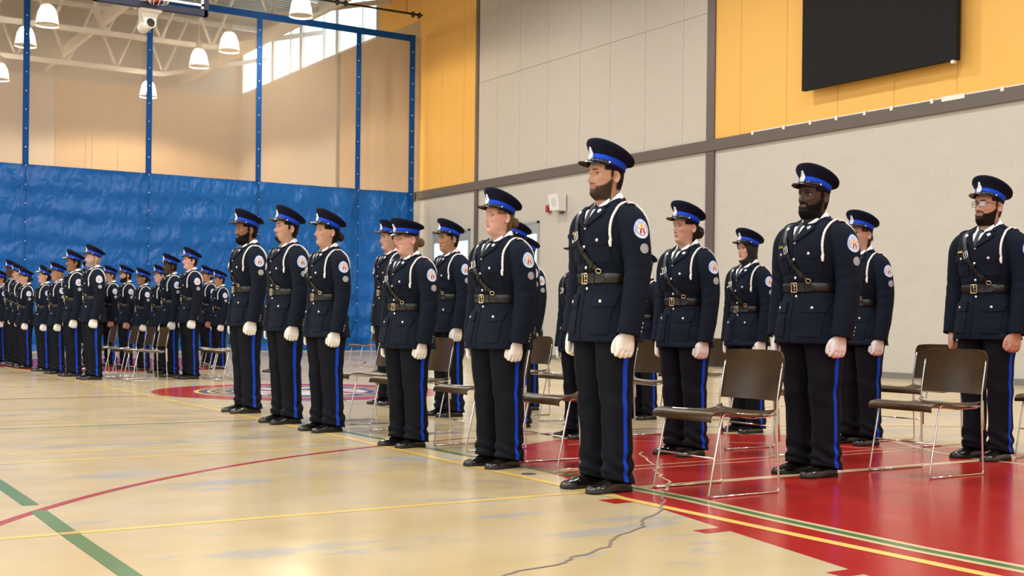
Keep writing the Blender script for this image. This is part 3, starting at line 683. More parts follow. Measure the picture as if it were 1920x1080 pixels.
def shell(G, N, mask, thick, name, m, pose, seed=1, lump=.25, extra=None, den=1.):
    t = thick*mask*(1+lump*RNG.uniform(-1, 1, mask.shape))-.002*(1-sm(mask, 0, .3))
    V = G+N*t[..., None]
    if extra is not None: V = V+extra
    n, k = G.shape[:2]; F = []; idx = np.arange(n*k).reshape(n, k); mk = mask > .03
    for i in range(n-1):
        for j in range(k):
            j2 = (j+1) % k
            if mk[i, j] or mk[i, j2] or mk[i+1, j] or mk[i+1, j2]: F.append((idx[i, j], idx[i, j2], idx[i+1, j2], idx[i+1, j]))
    used = sorted({a for f in F for a in f}); mp = {a: i for i, a in enumerate(used)}; VV = pose(V.reshape(-1, 3)[used])
    me = MB().add(VV, [tuple(mp[a] for a in f) for f in F]).mesh(name, m)
    at = me.attributes.new('fade', 'FLOAT', 'POINT'); at.data.foreach_set('value', (mask*den).reshape(-1)[used].astype(np.float32)); return me

def limb_points(bd): return bd.sc, bd.sr
def body_mesh(bd, hd, p, G, pose, sk, hands):
    mb = MB(); x, z = G[..., 0], G[..., 2]
    V = pose(G)
    low = []
    for zz, k in ((1.02, .80), (1.15, .80), (1.30, .84), (1.42, .82), (1.475, .62)):
        th = -PI/2+np.arange(G.shape[1])*2*PI/G.shape[1]; q = bd.P0(th, np.full(G.shape[1], zz)); c = np.array([0, .005, zz]); low.append((q-c)*np.array([k, k, 1])+c)
    full = np.concatenate([np.array(low), V]); n, m = full.shape[:2]
    base = mb.n; mb.grid(full, cv=True, cap0=True, cap1=True)
    fi = 0; nl = len(low)
    lips = (((x/.0235)**2+((z-.0493)/np.where(z > .0497, .0082, .0102))**2) < 1) & (G[..., 1] < -.06)
    for i in range(n-1):
        for j in range(m):
            if i >= nl and lips[i-nl, j]: mb.m[fi] = 1
            fi += 1
    if not p.get('hijab'):          # ears
        for sg in (1, -1):
            th = np.arange(22)*2*PI/22; R = []
            for r, d in ((.05, -.001), (.3, -.0045), (.50, -.002), (.62, .0045), (.74, .0045), (.82, .004), (.90, .0085), (.97, .0095), (1., .008), (.97, .003), (.7, -.006)):
                u = r*.0185*np.cos(th)*(1+.18*np.sin(th)); v = r*.032*np.sin(th); d2 = d+.010*u/.0185+.002
                R.append(np.stack([(hd.w(.108)-.0005+d2)*np.ones(22), u+.012, .106+v-u*.25], 1)*np.array([sg, 1, 1]))
            mb.grid(pose(np.array(R)), cv=True, cap0=True, cap1=True, flip=sg < 0)
    for sg in (1, -1):              # arms and legs inside the clothes
        P = bd.sc[::3]*np.array([sg, 1, 1]); r = bd.sr[::3]*.72
        if hands: P = np.vstack([P, (bd.sc[-1]+np.array([0, -.004, -.012]))*np.array([sg, 1, 1])]); r = np.r_[r, .026]; r[-4:-1] = [.036, .031, .028]
        mb.tube(P, r, 12)
        mb.tube([(.085*sg, 0, 1.06), (.092*sg, 0, .92), (.10*sg, -.003, .52), (.101*sg, .014, .16), (.101*sg, .016, .11)], [.09, .082, .052, .036, .034], 12)
        if hands:
            hm = SHARED['bare_hand' if sg > 0 else 'bare_hand_r']; T = hand_place(bd, sg)
            mb.add([T @ v.co for v in hm.vertices], [tuple(q.vertices) for q in hm.polygons])
    return mb.mesh('body', list(sk))
def hand_place(bd, sg):
    w = bd.sc[-1]
    return Matrix.Translation((w[0]*sg, w[1]-.004, w[2]+.012)) @ Matrix.Rotation(.12*sg, 4, 'Y') @ Matrix.Rotation(-.10, 4, 'X') @ Matrix.Rotation(-.30*sg, 4, 'Z') @ Matrix.Diagonal((1.12, 1.16, 1.10, 1))

SHARED = {}
def setup_shared():
    g = glove_mesh(); SHARED['glove'] = g; SHARED['glove_r'] = mirrored(g, 'glove')
    h = remeshed(hand_builder(False), .0028, SKIN['light'][0], 'hand', 1); SHARED['bare_hand'] = h; SHARED['bare_hand_r'] = mirrored(h, 'hand')
    SHARED['shoe'] = shoe_meshes(); SHARED['cap'] = cap_meshes(0)
    b = MB().dome((0, 0, 0), (0, 0, 1), .0098, .006, 14, 4); SHARED['button'] = b.mesh('button', M['silver'])
    b = MB().dome((0, 0, 0), (0, 0, 1), .0062, .0045, 10, 3); SHARED['cuff_button'] = b.mesh('button', M['silver'])
    SHARED['outfit'] = {}

def person(X, Y, h, kind, label, skin_='light', hair='brown', beard=None, hands=False, p=None, res=1., rz=0., eyes='brown', bun=0, group=None, low=False):
    p = dict(p or {}); female = kind.startswith('woman')
    if kind not in SHARED['outfit']: SHARED['outfit'][kind] = outfit(kind)
    bd, D = SHARED['outfit'][kind]; sc = h/1.895
    root = empty('person', (X, Y, 0), -PI/2+rz, sc); tag(root, label, 'person', group)
    if female:
        p.setdefault('wide', .95); p.setdefault('brow', .1); p.setdefault('nose', .85); p.setdefault('nosew', .88); p.setdefault('chin', .7); p.setdefault('jaw', .95); p.setdefault('neck', .86)
    hd = Head(p); G = hd.grid(res); N = grid_normals(G); pose, R, piv = poser(p); sk = SKIN[skin_]
    x, y, z = G[..., 0], G[..., 1], G[..., 2]
    body = link('body', body_mesh(bd, hd, p, G, pose, sk, hands), root)
    # eyes and brows
    for sg in (1, -1):
        ex, ez = .0305*hd.wk, .1185; ys = float(hd.yf(np.array(ex), np.array(ez)))
        e = MB(); c = np.array([ex*sg, ys+.0066, ez]); e.ell((0, 0, 0), (.0155, .0112, .0070), 16, 10)
        e.ell((0, -.0088, .0004), (.0066, .0028, .0064), 12, 8, mi=1)
        e.tube([(-.0152, -.002, .0005), (-.008, -.0092, .0054), (0, -.0114, .0067), (.008, -.0092, .0054), (.0155, -.002, -.0008)], .0018, 6, mi=2)
        v = pose(np.array(e.v)+c); e.v = [tuple(q) for q in v]
        e.obj('eye', [M['eyewhite'], IRIS[eyes], M['lash']], body)
        if not p.get('nobrow'):
            xs = np.linspace(.011, .047, 9)*hd.wk*sg; zc = .1375+.0035*np.sin(np.linspace(.4, 2.6, 9)); wd = (.0031 if not female else .0018)*np.array([.8, 1, 1, 1, 1, .95, .85, .6, .3])
            Gb = np.array([[(xx, float(hd.yf(np.array(xx), np.array(zz)))-o, zz) for xx, zz in zip(xs, zc+k*wd)] for k, o in ((-1, .0), (-.5, .0014), (.5, .0014), (1, .0))])
            MB().grid(pose(Gb)).obj('eyebrow', HAIR['black' if hair == 'black' else 'darkbrown' if hair != 'blonde' else 'brown'], body)
    hm = HAIR[hair]
    side = sm(np.abs(x), .03, .05)
    if p.get('hijab'):
        op = (x/(.0565))**2+((z-.090)/.090)**2; m = np.clip(sm(op, .80, 1.08)+sm(y, -.045, -.03), 0, 1)
        ext = np.zeros_like(G); ext[..., 1] = .020*sm(y, 0, .06)*sm(z, .09, .03)*sm(z, -.09, -.03); ext[..., 0] = np.sign(x)*.010*np.abs(np.sin(z*75))*sm(z, .03, -.03)*side
        link('hijab', shell(G, N, m, .0105, 'hijab', M['hijab'], pose, lump=.05, extra=ext*m[..., None]), root)
    else:
        zl = .132 if not female else .128
        m = sm(z, zl, zl+.014)*sm(y, -.062, -.048)
        m = np.maximum(m, sm(z, .178, .192))
        m = np.maximum(m, sm(z, .03 if not female else -.005, .055 if not female else .03)*sm(y, .022, .034))
        if not female: m = np.maximum(m, sm(z, .088, .115)*sm(np.abs(y+.008), .015, .004)*side*.85)
        th = p.get('hairthick', .0045 if not female else .009)
        if th > 0: link('hair', shell(G, N, m, th, 'hair', HAIRF[hair], pose, lump=.22, den=p.get('hairden', 1.)), root)
    if bun:
        b = MB(); r = np.random.RandomState(int(X*10+Y*10)); c0 = np.array([0, .118+.1*(bun-.036), .088]); bm_ = []
        for k in range(12):
            a = k/12*2*PI; tilt_ = r.uniform(-.5, .5); rad = bun*r.uniform(.66, .78)
            ax = np.array([math.cos(a), math.sin(a)*.3, math.sin(a)]); u = np.array([0, 1, 0.]); t = np.linspace(0, 2*PI, 18)[:-1]
            loop = c0+np.array([ax[0]*rad*np.cos(t)*.8, (bun*.62)*np.sin(t), ax[2]*rad*np.cos(t)*.8+.004*np.sin(2*t+tilt_)]).T+r.normal(0, .0015, (17, 3)); b.tube(pose(loop), bun*.24, 7, closed=True)
        b.ell(pose(np.array([c0]))[0], (bun*.72, bun*.72, bun*.72), 14, 8)
        for k in range(10):
            a = r.uniform(0, 2*PI); d = np.array([math.cos(a)*.8, .5, math.sin(a)]); q = c0+d*bun*.7
            b.tube(pose(np.array([q, q+d*.008+r.normal(0, .004, 3), q+d*.014+r.normal(0, .007, 3)+np.array([0, 0, -.006])])), [.0016, .0011, .0005], 5)
        b.obj('bun' if not p.get('tail') else 'ponytail', hm, root)
    if beard:
        zu = .056+.050*np.clip((y+.088)/.083, 0, 1.2)**p.get('bline', 2.2); ck = sm(zu-z, -.006, .012)*sm(z, -.030, -.010)*sm(-y, -.008, .006)
        lip = np.exp(-(x/.0235)**4-((z-.0490)/.0115)**4)*(y < -.06); nomid = 1-np.clip(1.5*lip, 0, 1)
        mus = sm(z, .0555, .059)*sm(z, .0705, .0665)*sm(np.abs(x), .034, .026)*(y < -.06)
        cor = np.exp(-((np.abs(x)-.028)/.007)**2-((z-.050)/.014)**2)*(y < -.05)
        burn = sm(z, .080, .095)*sm(z, .150, .140)*sm(np.abs(y+.008), .015, .004)*side*.8
        soft = dict(trim=.0052, short=.0030, full=.0085, grey=.0065, goatee=.0045, stubble=.0010, moustache=.004)[beard]
        if beard in ('full', 'trim', 'short', 'grey', 'stubble'): m = np.clip(np.maximum(np.maximum(ck, mus*.7), np.maximum(cor*.7, burn*.6)), 0, 1)*nomid
        elif beard == 'goatee': m = np.clip(np.maximum(ck*sm(np.abs(x), .030, .020)*(y < -.045), np.maximum(mus*.5, 0)), 0, 1)*nomid*(1-np.exp(-((np.abs(x)-.016)/.007)**2-((z-.034)/.006)**2))
        else: m = mus*nomid
        bulk = 1+.55*sm(z, .04, .0)*(beard in ('full', 'trim', 'grey'))
        link('beard' if beard != 'moustache' else 'moustache', shell(G, N, m, soft*bulk, 'beard', HAIRF[p.get('beardcol', hair)], pose, lump=.30, den=p.get('beardden', 1.)), root)
    if p.get('glasses'):
        g = MB(); lens = MB(); yy = float(hd.yf(np.array(.0305), np.array(.1385)))-.0075
        for sg in (1, -1):
            cx = .0325*sg; t = np.arange(24)*2*PI/24; n = 3.4; q = np.stack([cx+.0255*np.sign(np.cos(t))*np.abs(np.cos(t))**(2/n), yy+.012*np.abs(np.cos(t)*.6*(np.sign(np.cos(t)) == sg)), .1165+.0185*np.sign(np.sin(t))*np.abs(np.sin(t))**(2/n)], 1)
            g.tube(pose(q), .0015, 6, closed=True); lens.add(pose(q), [tuple(range(24))])
            g.tube(pose(np.array([(.057*sg, yy+.007, .124), (.070*sg, yy+.03, .124), (.0765*sg*hd.wk, -.02, .122), (.077*sg*hd.wk, .012, .120), (.076*sg, .03, .105)])), [.0018, .0016, .0015, .0014, .0014], 6)
        g.tube(pose(np.array([(-.008, yy, .122), (0, yy-.002, .125), (.008, yy, .122)])), .0016, 6)
        go = g.obj('glasses', M['lash'], root); lens.obj('lens', M['lens'], go)
    # cap
    tilt = p.get('captilt', .27); cd = SHARED['cap']; Rc = Matrix(R.tolist()) @ Matrix.Rotation(-tilt, 3, 'X')
    cpos = np.array([0, -.004, p.get('capz', .148)]); cp = (cpos-piv)@R.T+piv+np.array([0, YH, ZCH])
    cap = link('cap', cd['cap'], root); cap.matrix_local = Matrix.Translation(cp) @ Rc.to_4x4() @ Matrix.Scale(1.05, 4)
    for k in ('cap_band', 'cap_visor', 'chin_strap', 'cap_button', 'cap_badge'): link(k, cd[k], cap, label={'cap_band': 'royal blue cap band', 'cap_badge': 'silver crowned cap badge'}.get(k))
    # clothes
    link('shirt_collar', D['shirt_collar'], root); link('shirt_front', D['shirt_front'], root); link('necktie', D['necktie'], root)
    tu = link('tunic', D['tunic'], root)
    for k, n in (('lapel_l', 'lapel'), ('lapel_r', 'lapel'), ('tunic_collar', 'tunic_collar'), ('front_edge', 'front_edge'), ('breast_pocket_l', 'breast_pocket'), ('breast_pocket_r', 'breast_pocket'), ('breast_flap_l', 'pocket_flap'), ('breast_flap_r', 'pocket_flap'),
                 ('hip_pocket_l', 'hip_pocket'), ('hip_pocket_r', 'hip_pocket'), ('hip_flap_l', 'pocket_flap'), ('hip_flap_r', 'pocket_flap'), ('epaulette_l', 'epaulette'), ('epaulette_r', 'epaulette'), ('rank_slide_l', 'rank_slide'), ('rank_slide_r', 'rank_slide'),
                 ('shoulder_patch', 'shoulder_patch'), ('trade_badge', 'trade_badge'), ('pin_l', 'collar_pin'), ('pin_r', 'collar_pin'), ('name_tag', 'name_tag'), ('lanyard', 'lanyard')):
        lb = {'shoulder_patch': 'round blue and white shoulder patch with a red and gold crest', 'trade_badge': 'small round grey sleeve badge', 'lanyard': 'white braided shoulder cord', 'rank_slide': 'red and white shoulder slide', 'name_tag': 'gold name plate'}.get(n)
        link(n, D[k], tu, label=lb)
    bq = Vector((0, -1, 0)).to_track_quat('Z', 'Y').to_matrix().to_4x4()
    for q in D['buttons']:
        b = link('button', SHARED['button'], tu); nx = max(-.6, min(.6, q[0]*3)); b.matrix_local = Matrix.Translation(q) @ Vector((nx, -1, .0)).to_track_quat('Z', 'Y').to_matrix().to_4x4()
    for sg in ((1,) if low else (1, -1)):
        for q in D['cuff']:
            b = link('button', SHARED['cuff_button'], tu); b.matrix_local = Matrix.Translation((q[0]*sg, q[1], q[2])) @ Vector((.72*sg, .68, 0)).to_track_quat('Z', 'Y').to_matrix().to_4x4()
    be = link('belt', D['belt'], root)
    for k in ('belt_end', 'belt_loop', 'belt_buckle'): link(k, D[k], be)
    cs = link('cross_strap', D['cross_strap'], root)
    for k in ('strap_buckle', 'strap_loop', 'strap_loop2', 'strap_ring'): link(k.replace('2', ''), D[k], cs)
    tr = link('trousers', D['trousers'], root)
    for k in ('stripe_l', 'stripe_r'): link('trouser_stripe', D[k], tr, label='royal blue side stripe')
    for sg in (1, -1):
        up, so, la = SHARED['shoe']; s_ = link('shoe', up, root); s_.location = (.101*sg, .024, 0); s_.rotation_euler = (0, 0, .10*sg+(.03*math.sin(Y*7)))
        link('sole', so, s_); link('laces', la, s_)
        if not hands:
            gl = link('glove', SHARED['glove' if sg > 0 else 'glove_r'], root); gl.matrix_local = hand_place(bd, sg)
    return root

# ------------------------------------------------------------------ the stacking chair (front = -y)
def chair_meshes():
    W = .225; fr = []
    for sg in (1, -1):
        b = MB(); x = W*sg
        path = [(x, -.235, .0065), (x, .0, .0065), (x, .225, .0065), (x, .243, .0065), (x, .2495, .014), (x, .25, .03), (x, .238, .25), (x, .228, .42), (x, .232, .50), (x*1.0, .262, .66), (x, .272, .70)]
        b.tube(path, .0058, 8)
        path2 = [(x, -.225, .0065), (x, -.241, .0075), (x, -.246, .016), (x, -.244, .03), (x, -.200, .24), (x, -.163, .405), (x, -.158, .423), (x, -.145, .434), (x, -.12, .436), (x, .05, .424), (x, .228, .418)]
        b.tube(path2, .0058, 8)
        b.add([(x-.002, .232, .27), (x+.002, .232, .27), (x+.002, .256, .275), (x-.002, .256, .275), (x-.002, .226, .46), (x+.002, .226, .46), (x+.002, .248, .45), (x-.002, .248, .45)], [(0, 1, 5, 4), (1, 2, 6, 5), (2, 3, 7, 6), (3, 0, 4, 7), (4, 5, 6, 7), (0, 3, 2, 1)])
        fr.append(b.mesh('side_frame', M['chrome']))
    c = MB().tube([(-W, -.207, .205), (W, -.207, .205)], .005, 8).mesh('crossbar', M['chrome'])
    c2 = MB().tube([(-W, .19, .412), (-.12, .16, .395), (.12, .16, .395), (W, .19, .412)], .0045, 8).mesh('seat_rod', M['chrome'])
    # seat
    n, m = 34, 25; prof = spline([(-.262, .396), (-.266, .414), (-.256, .432), (-.235, .443), (-.19, .4445), (-.10, .434), (.02, .420), (.12, .420), (.19, .430), (.215, .444)], n)
    xs = np.linspace(-.235, .235, m); S = np.zeros((n, m, 3))
    for i, (y, z) in enumerate(prof):
        for j, x in enumerate(xs):
            u = x/.235; S[i, j] = (x*(1-.05*sm(y, .05, .2)), y+.012*u*u*(y < -.2), z-.012*(1-u*u)*sm(y, -.24, -.1)+.006*abs(u)**6-.010*abs(u)**8*sm(y, -.15, -.25))
    ring = lambda q: np.concatenate([q[0], q[1:, -1], q[-1, -2::-1], q[-2:0:-1, 0]])
    def thick(G, t):
        N = np.cross(np.gradient(G, axis=1), np.gradient(G, axis=0)); N /= np.linalg.norm(N, axis=-1, keepdims=True)+1e-9
        H = G-N*t if True else G; b = MB(); b.grid(G, flip=True); b.grid(H); b.grid([ring(G), ring(H)], cv=True); return b
    seat = thick(S, .008).mesh('seat', M['seat'])
    n, m = 18, 25; B = np.zeros((n, m, 3))
    for i, v in enumerate(np.linspace(0, 1, n)):
        z = .492+.272*v; wd = .236*(1-.10*max(0, (v-.80)/.20)**2.2-.05*max(0, (.15-v)/.15)**2)
        for j, u in enumerate(np.linspace(-1, 1, m)): B[i, j] = (u*wd, .235+.05*v+.006*math.sin(v*PI)-.012*v*v+.034*(1-u*u)-.006, z-.022*max(0, v-.5)*abs(u)**5)
    back = thick(B, .007).mesh('backrest', M['seat'])
    return dict(side_frame=fr, crossbar=c, seat_rod=c2, seat=seat, backrest=back)

def chair(X, Y, label, group=None, rz=0.):
    d = SHARED['chair']; r = empty('stacking_chair', (X, Y, 0), -PI/2+rz); tag(r, label, 'chair', group)
    for f in d['side_frame']: link('side_frame', f, r)
    for k in ('crossbar', 'seat_rod', 'seat', 'backrest'): link(k, d[k], r)
    return r
# ------------------------------------------------------------------ the hall
XW, YC, YF = 17.015, 31.7, 47.0
ZT0, ZT1 = 4.47, 4.695
def mapped(nt, ax):
    tc = nd(nt, 'ShaderNodeTexCoord'); sp = nd(nt, 'ShaderNodeSeparateXYZ'); cb = nd(nt, 'ShaderNodeCombineXYZ'); nt.links.new(tc.outputs['Object'], sp.inputs[0])
    nt.links.new(sp.outputs[ax[0]], cb.inputs[0]); nt.links.new(sp.outputs[ax[1]], cb.inputs[1]); return cb
def block_mat():
    m = mat('painted block wall', (.58, .53, .455), .6, spec=.3); nt = m.node_tree; b = nt.nodes['Principled BSDF']; v = mapped(nt, 'YZ')
    br = nd(nt, 'ShaderNodeTexBrick'); br.inputs['Scale'].default_value = 1; br.inputs['Brick Width'].default_value = .40; br.inputs['Row Height'].default_value = .20; br.inputs['Mortar Size'].default_value = .006
    br.inputs['Color1'].default_value = (.54, .513, .462, 1); br.inputs['Color2'].default_value = (.525, .498, .449, 1); br.inputs['Mortar'].default_value = (.57, .543, .492, 1); br.inputs['Mortar Smooth'].default_value = .4
    nt.links.new(v.outputs[0], br.inputs['Vector']); nt.links.new(br.outputs['Color'], b.inputs['Base Color'])
    bp = nd(nt, 'ShaderNodeBump'); bp.inputs['Strength'].default_value = .3; bp.inputs['Distance'].default_value = .004; bp.invert = True; nt.links.new(br.outputs['Fac'], bp.inputs['Height']); nt.links.new(bp.outputs[0], b.inputs['Normal'])
    return m
M['block'] = block_mat()
M['acoustic'] = mat('speckled acoustic panel', (.60, .56, .50), .9, spec=.2, noise=(85, (.50, .46, .40), .36, .60), bump=(50, .5, .006))
M['orange'] = mat('orange wall panel', (.84, .475, .115), .6, spec=.3)
M['tanpanel'] = mat('tan wall panel', (.54, .37, .22), .7, spec=.2)
M['beigepanel'] = mat('beige wall panel', (.55, .46, .37), .7, spec=.2)
M['trim'] = mat('taupe steel trim', (.118, .095, .083), .5)
M['basegrey'] = mat('grey rubber baseboard', (.19, .185, .175), .6)
M['white'] = mat('white paint', (.8, .79, .76), .5)
M['whitesteel'] = mat('white painted steel', (.74, .71, .65), .5)
M['deck'] = mat('ribbed roof deck', (.33, .30, .26), .6)
M['screen'] = mat('charcoal screen', (.013, .013, .0135), .75, spec=.15, bump=(300, .1, .001))
M['black'] = mat('black metal', (.012, .012, .012), .4)
M['red'] = mat('red alarm plastic', (.42, .02, .015), .4)
M['speaker'] = mat('white speaker plastic', (.8, .8, .79), .4)
M['grille'] = mat('pale grey grille', (.62, .62, .62), .6)
M['dark'] = mat('dark gap', (.02, .018, .015), .9)
M['framegrey'] = mat('grey window frame', (.42, .45, .44), .4, metal=.3)
M['daylight'] = mat('daylight beyond the window', (.8, .9, .95), .5, emit=((.80, .95, 1), 2.6))
M['dayglow'] = mat('bright sky beyond the window', (.7, .95, .95), .5, emit=((.80, .97, .98), 1.15))
M['navy'] = mat('navy padding', (.012, .016, .045), .4)
M['rimred'] = mat('orange red rim paint', (.65, .05, .02), .35)
M['bulb'] = mat('lamp bulb', (1, 1, 1), .5, emit=((1, .93, .80), 75))
def lampglass():
    m = bpy.data.materials.new('ribbed lamp glass'); m.use_nodes = True; nt = m.node_tree; nt.nodes.clear(); o = nd(nt, 'ShaderNodeOutputMaterial')
    t = nd(nt, 'ShaderNodeBsdfTransparent'); t.inputs[0].default_value = (1, .97, .9, 1); g = nd(nt, 'ShaderNodeBsdfTranslucent'); g.inputs[0].default_value = (.95, .9, .8, 1)
    x = nd(nt, 'ShaderNodeMixShader'); tc = nd(nt, 'ShaderNodeTexCoord'); w = nd(nt, 'ShaderNodeTexWave'); w.wave_type = 'RINGS'; w.rings_direction = 'Z'
    w2 = nd(nt, 'ShaderNodeTexGradient'); w2.gradient_type = 'RADIAL'; mt = nd(nt, 'ShaderNodeMath'); mt.operation = 'SINE'; mu = nd(nt, 'ShaderNodeMath'); mu.operation = 'MULTIPLY'; mu.inputs[1].default_value = 2*PI*28
    ma = nd(nt, 'ShaderNodeMath'); ma.operation = 'MULTIPLY_ADD'; ma.inputs[1].default_value = .25; ma.inputs[2].default_value = .45
    nt.links.new(tc.outputs['Object'], w2.inputs[0]); nt.links.new(w2.outputs['Fac'], mu.inputs[0]); nt.links.new(mu.outputs[0], mt.inputs[0]); nt.links.new(mt.outputs[0], ma.inputs[0]); nt.links.new(ma.outputs[0], x.inputs[0])
    nt.links.new(t.outputs[0], x.inputs[1]); nt.links.new(g.outputs[0], x.inputs[2]); nt.links.new(x.outputs[0], o.inputs[0]); return m
M['lampglass'] = lampglass()
def netmat():
    m = bpy.data.materials.new('beige mesh netting'); m.use_nodes = True; nt = m.node_tree; nt.nodes.clear(); o = nd(nt, 'ShaderNodeOutputMaterial')
    t = nd(nt, 'ShaderNodeBsdfTransparent'); d = nd(nt, 'ShaderNodeBsdfDiffuse'); d.inputs[0].default_value = (.74, .60, .49, 1); tl = nd(nt, 'ShaderNodeBsdfTranslucent'); tl.inputs[0].default_value = (.74, .60, .49, 1)
    a = nd(nt, 'ShaderNodeMixShader'); a.inputs[0].default_value = .45; x = nd(nt, 'ShaderNodeMixShader'); x.inputs[0].default_value = NETFAC
    nt.links.new(d.outputs[0], a.inputs[1]); nt.links.new(tl.outputs[0], a.inputs[2]); nt.links.new(t.outputs[0], x.inputs[1]); nt.links.new(a.outputs[0], x.inputs[2]); nt.links.new(x.outputs[0], o.inputs[0]); return m
NETFAC = .36
M['net'] = netmat()
def vinylmat():
    m = mat('blue vinyl', (.0, .115, .45), .33, spec=.4); nt = m.node_tree; b = nt.nodes['Principled BSDF']; v = mapped(nt, 'XZ')
    n = nd(nt, 'ShaderNodeTexNoise'); n.inputs['Scale'].default_value = 1; n.inputs['Detail'].default_value = 2.2; n.inputs['Roughness'].default_value = .45; n.inputs['Distortion'].default_value = .4
    mp = nd(nt, 'ShaderNodeMapping'); mp.inputs['Scale'].default_value = (3.4, 1.9, 1); nt.links.new(v.outputs[0], mp.inputs[0]); v = mp
    bp = nd(nt, 'ShaderNodeBump'); bp.inputs['Strength'].default_value = .55; bp.inputs['Distance'].default_value = .26
    nt.links.new(v.outputs[0], n.inputs['Vector']); nt.links.new(n.outputs['Fac'], bp.inputs['Height']); nt.links.new(bp.outputs[0], b.inputs['Normal']); return m
M['vinyl'] = vinylmat()
M['strap'] = mat('blue strap webbing', (.002, .07, .30), .6, spec=.2)
# floor paints
def floormat(name, col, worn=None, rough=.2):
    m = mat(name, col, rough, spec=.5); nt = m.node_tree; b = nt.nodes['Principled BSDF']; tc = nd(nt, 'ShaderNodeTexCoord')
    n1 = nd(nt, 'ShaderNodeTexNoise'); n1.inputs['Scale'].default_value = .55; n1.inputs['Detail'].default_value = 5; n1.inputs['Roughness'].default_value = .6
    mp = nd(nt, 'ShaderNodeMapping'); mp.inputs['Scale'].default_value = (.7, 1.8, 1); nt.links.new(tc.outputs['Object'], mp.inputs[0]); nt.links.new(mp.outputs[0], n1.inputs['Vector'])
    r = nd(nt, 'ShaderNodeValToRGB'); e = r.color_ramp.elements; e[0].position = .32; e[1].position = .68; e[0].color = (col[0]*.93, col[1]*.87, col[2]*.76, 1); e[1].color = (min(1, col[0]*1.03), min(1, col[1]*1.05), min(1, col[2]*1.12), 1)
    nt.links.new(n1.outputs['Fac'], r.inputs['Fac']); out = r.outputs['Color']
    if worn:
        n2 = nd(nt, 'ShaderNodeTexNoise'); n2.inputs['Scale'].default_value = 1.5; n2.inputs['Detail'].default_value = 9; n2.inputs['Roughness'].default_value = .66; mp2 = nd(nt, 'ShaderNodeMapping'); mp2.inputs['Scale'].default_value = (.55, 1.5, 1); mp2.inputs['Location'].default_value = (3.1, 7.7, 0)
        nt.links.new(tc.outputs['Object'], mp2.inputs[0]); nt.links.new(mp2.outputs[0], n2.inputs['Vector']); r2 = nd(nt, 'ShaderNodeValToRGB'); r2.color_ramp.elements[0].position = .565; r2.color_ramp.elements[1].position = .592
        mx = nd(nt, 'ShaderNodeMix'); mx.data_type = 'RGBA'; mx.inputs['B'].default_value = (*worn, 1); sc = nd(nt, 'ShaderNodeMath'); sc.operation = 'MULTIPLY'; sc.inputs[1].default_value = .8
        nt.links.new(n2.outputs['Fac'], r2.inputs['Fac']); nt.links.new(r2.outputs['Color'], sc.inputs[0]); nt.links.new(sc.outputs[0], mx.inputs['Factor']); nt.links.new(out, mx.inputs['A']); out = mx.outputs['Result']
    nt.links.new(out, b.inputs['Base Color'])
    n3 = nd(nt, 'ShaderNodeTexNoise'); n3.inputs['Scale'].default_value = 3; n3.inputs['Detail'].default_value = 6; nt.links.new(tc.outputs['Object'], n3.inputs['Vector'])
    mr = nd(nt, 'ShaderNodeMapRange'); mr.inputs['To Min'].default_value = rough-.06; mr.inputs['To Max'].default_value = rough+.07; nt.links.new(n3.outputs['Fac'], mr.inputs[0]); nt.links.new(mr.outputs[0], b.inputs['Roughness'])
    bp = nd(nt, 'ShaderNodeBump'); bp.inputs['Strength'].default_value = .25; bp.inputs['Distance'].default_value = .004; nt.links.new(n3.outputs['Fac'], bp.inputs['Height']); nt.links.new(bp.outputs[0], b.inputs['Normal'])
    return m
FLOORM = [floormat('beige court floor', (.57, .455, .262), (.40, .385, .355)), floormat('red court paint', (.40, .019, .015)), floormat('yellow court line', (.82, .58, .16)),
          floormat('green court line', (.085, .20, .07)), floormat('pale court line', (.70, .55, .32)), floormat('navy court paint', (.03, .045, .13)), floormat('white court paint', (.72, .70, .66)),
          mat('grey floor crack', (.17, .14, .115), .7), floormat('dark red court line', (.38, .028, .03)), floormat('faded gold court paint', (.62, .38, .12)), mat('dark floor socket', (.02, .018, .015), .5)]
